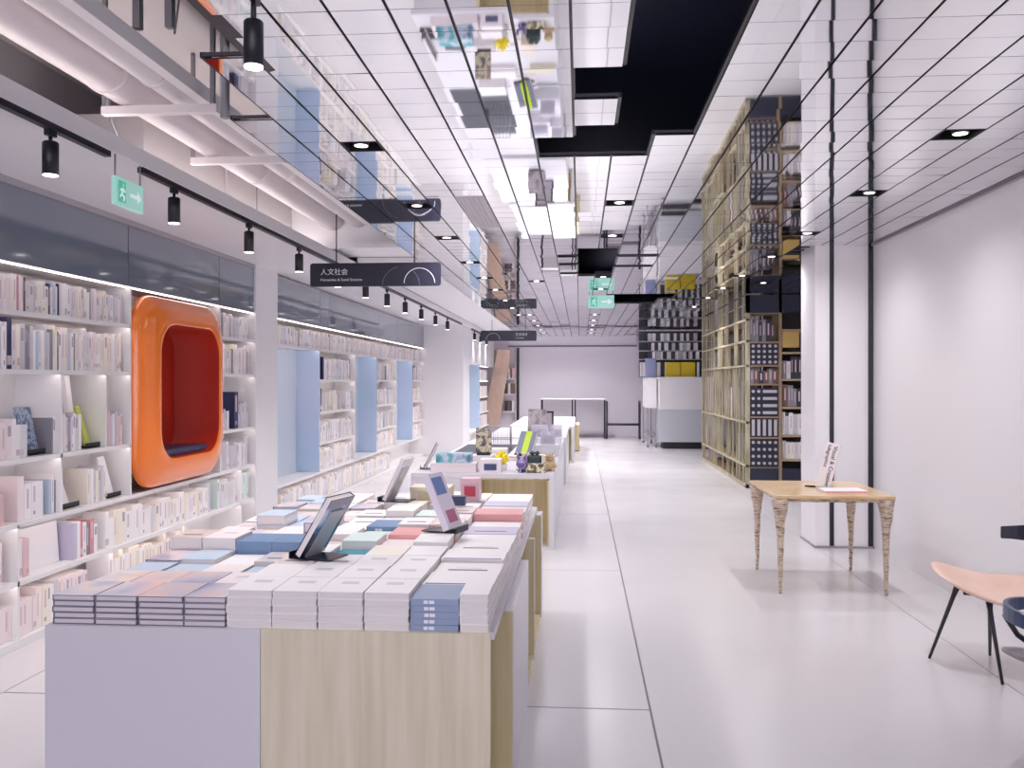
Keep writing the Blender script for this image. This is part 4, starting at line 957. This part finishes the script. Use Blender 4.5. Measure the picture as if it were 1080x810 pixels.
for z, nme in ((1.72, 'bottom'), (2.162, 'lower'), (2.382, 'upper'), (2.622, 'top')):
    i = 0; x = 1.72 if z > 2 else 1.52
    while x < 2.95:
        tt = rq2.uniform(.05, .1); c = ('charcoal', 'white')[i % 2] if rq2.random() < .8 else 'light grey'; i += 1
        o = bpy.data.objects.new('rack_magazine', shelf_book_mesh(round(tt, 2), .19 if z > 2 else .36, .18, c, 0).mesh('rack_magazine', [cm(c), pages, ink_g, ink_r])); C.objects.link(o)
        o.rotation_euler.z = R(-90); o.location = (x, 23.08, z); x += tt + .012
        tag(o, '%s magazine spine, %s from left on the %s row of the rack' % (c, ordn(i), nme), 'magazine', 'magazines in the far rack')
# far white tables and black bench frame
def far_table(x0, x1, label):
    t = thing('high_table', label, 'table', ((x0 + x1) / 2, 25.3, 0), group='slim high tables at the back wall')
    MB().box(x0, x1, 25.0, 25.6, 1.09, 1.12).build('table_top', white_gloss, t)
    MB().box(x0 + .06, x1 - .06, 25.5, 25.52, .2, 1.088).build('modesty_panel', mat('pale_panel', (206, 200, 208), .4), t)
    for x in (x0 + .02, x1 - .02):
        for y in (25.03, 25.57): MB().box(x - .02, x + .02, y - .02, y + .02, 0, 1.088).build('leg', black, t)
far_table(-1.09, -.2, 'slim white high table with black legs, left one at the back wall'); far_table(-.16, .70, 'slim white high table with black legs beside the black bench frame')
t = thing('bench_frame', 'black metal bench frame at the far end of the aisle', 'bench', (1.18, 25.2, 0))
MB().box(.76, 1.62, 25.05, 25.35, .37, .43).build('seat', black_gloss, t)
for x in (.74, 1.64):
    for y in (25.04, 25.36): MB().box(x - .022, x + .022, y - .022, y + .022, 0, 1.05).build('post', black_gloss, t)
# slanted timber stair fin and shelves in the doorway at the far left
t = thing('timber_fin', 'slanted pale pink timber board behind the far tables', 'timber panel', (-2.4, 25.9, 0))
MB().loops([[(-2.83, 25.85, .3), (-2.35, 25.85, .3), (-1.98, 25.85, 2.5), (-2.38, 25.85, 2.5)], [(-2.83, 25.95, .3), (-2.35, 25.95, .3), (-1.98, 25.95, 2.5), (-2.38, 25.95, 2.5)]], cap0=True, cap1=True, smooth=False).build('board', ramp_mat('pink_ply', [(222, 188, 168), (230, 202, 184)], .5, (3, 3, .5)), t)
MB().box(-2.48, -2.3, 26.0, 26.05, 1.2, 2.5).build('backing_board', mat('olive_ply', (190, 178, 140), .5), t)
t = thing('far_bookcase', 'small open bookcase showing past the slanted timber board', 'bookcase', (-2.0, 26.15, 0))
MB().box(-2.25, -1.86, 26.12, 26.28, 0, .05).box(-2.25, -1.86, 26.12, 26.28, .7, .73).box(-2.25, -1.86, 26.12, 26.28, 1.2, 1.23).box(-2.25, -1.86, 26.12, 26.28, 1.65, 1.68).box(-1.88, -1.86, 26.12, 26.28, 0, 2.2).build('carcass', shelf_m, t)
for z, nme in ((.731, 'low'), (1.231, 'middle'), (1.681, 'high')):
    x = -2.2; i = 0
    while x < -1.95:
        tt = rq2.uniform(.04, .08); c = rq2.choice(['charcoal', 'white', 'brown', 'mid grey', 'pale pink']); i += 1
        o = bpy.data.objects.new('bookcase_book', shelf_book_mesh(round(tt, 2), .3, .14, c, 0).mesh('bookcase_book', [cm(c), pages, ink_g, ink_r])); C.objects.link(o)
        o.rotation_euler.z = R(-90); o.location = (x, 26.13, z); x += tt + .004
        tag(o, '%s book, %s on the %s board behind the slanted timber' % (c, ordn(i), nme), 'book', 'books behind the slanted timber board')
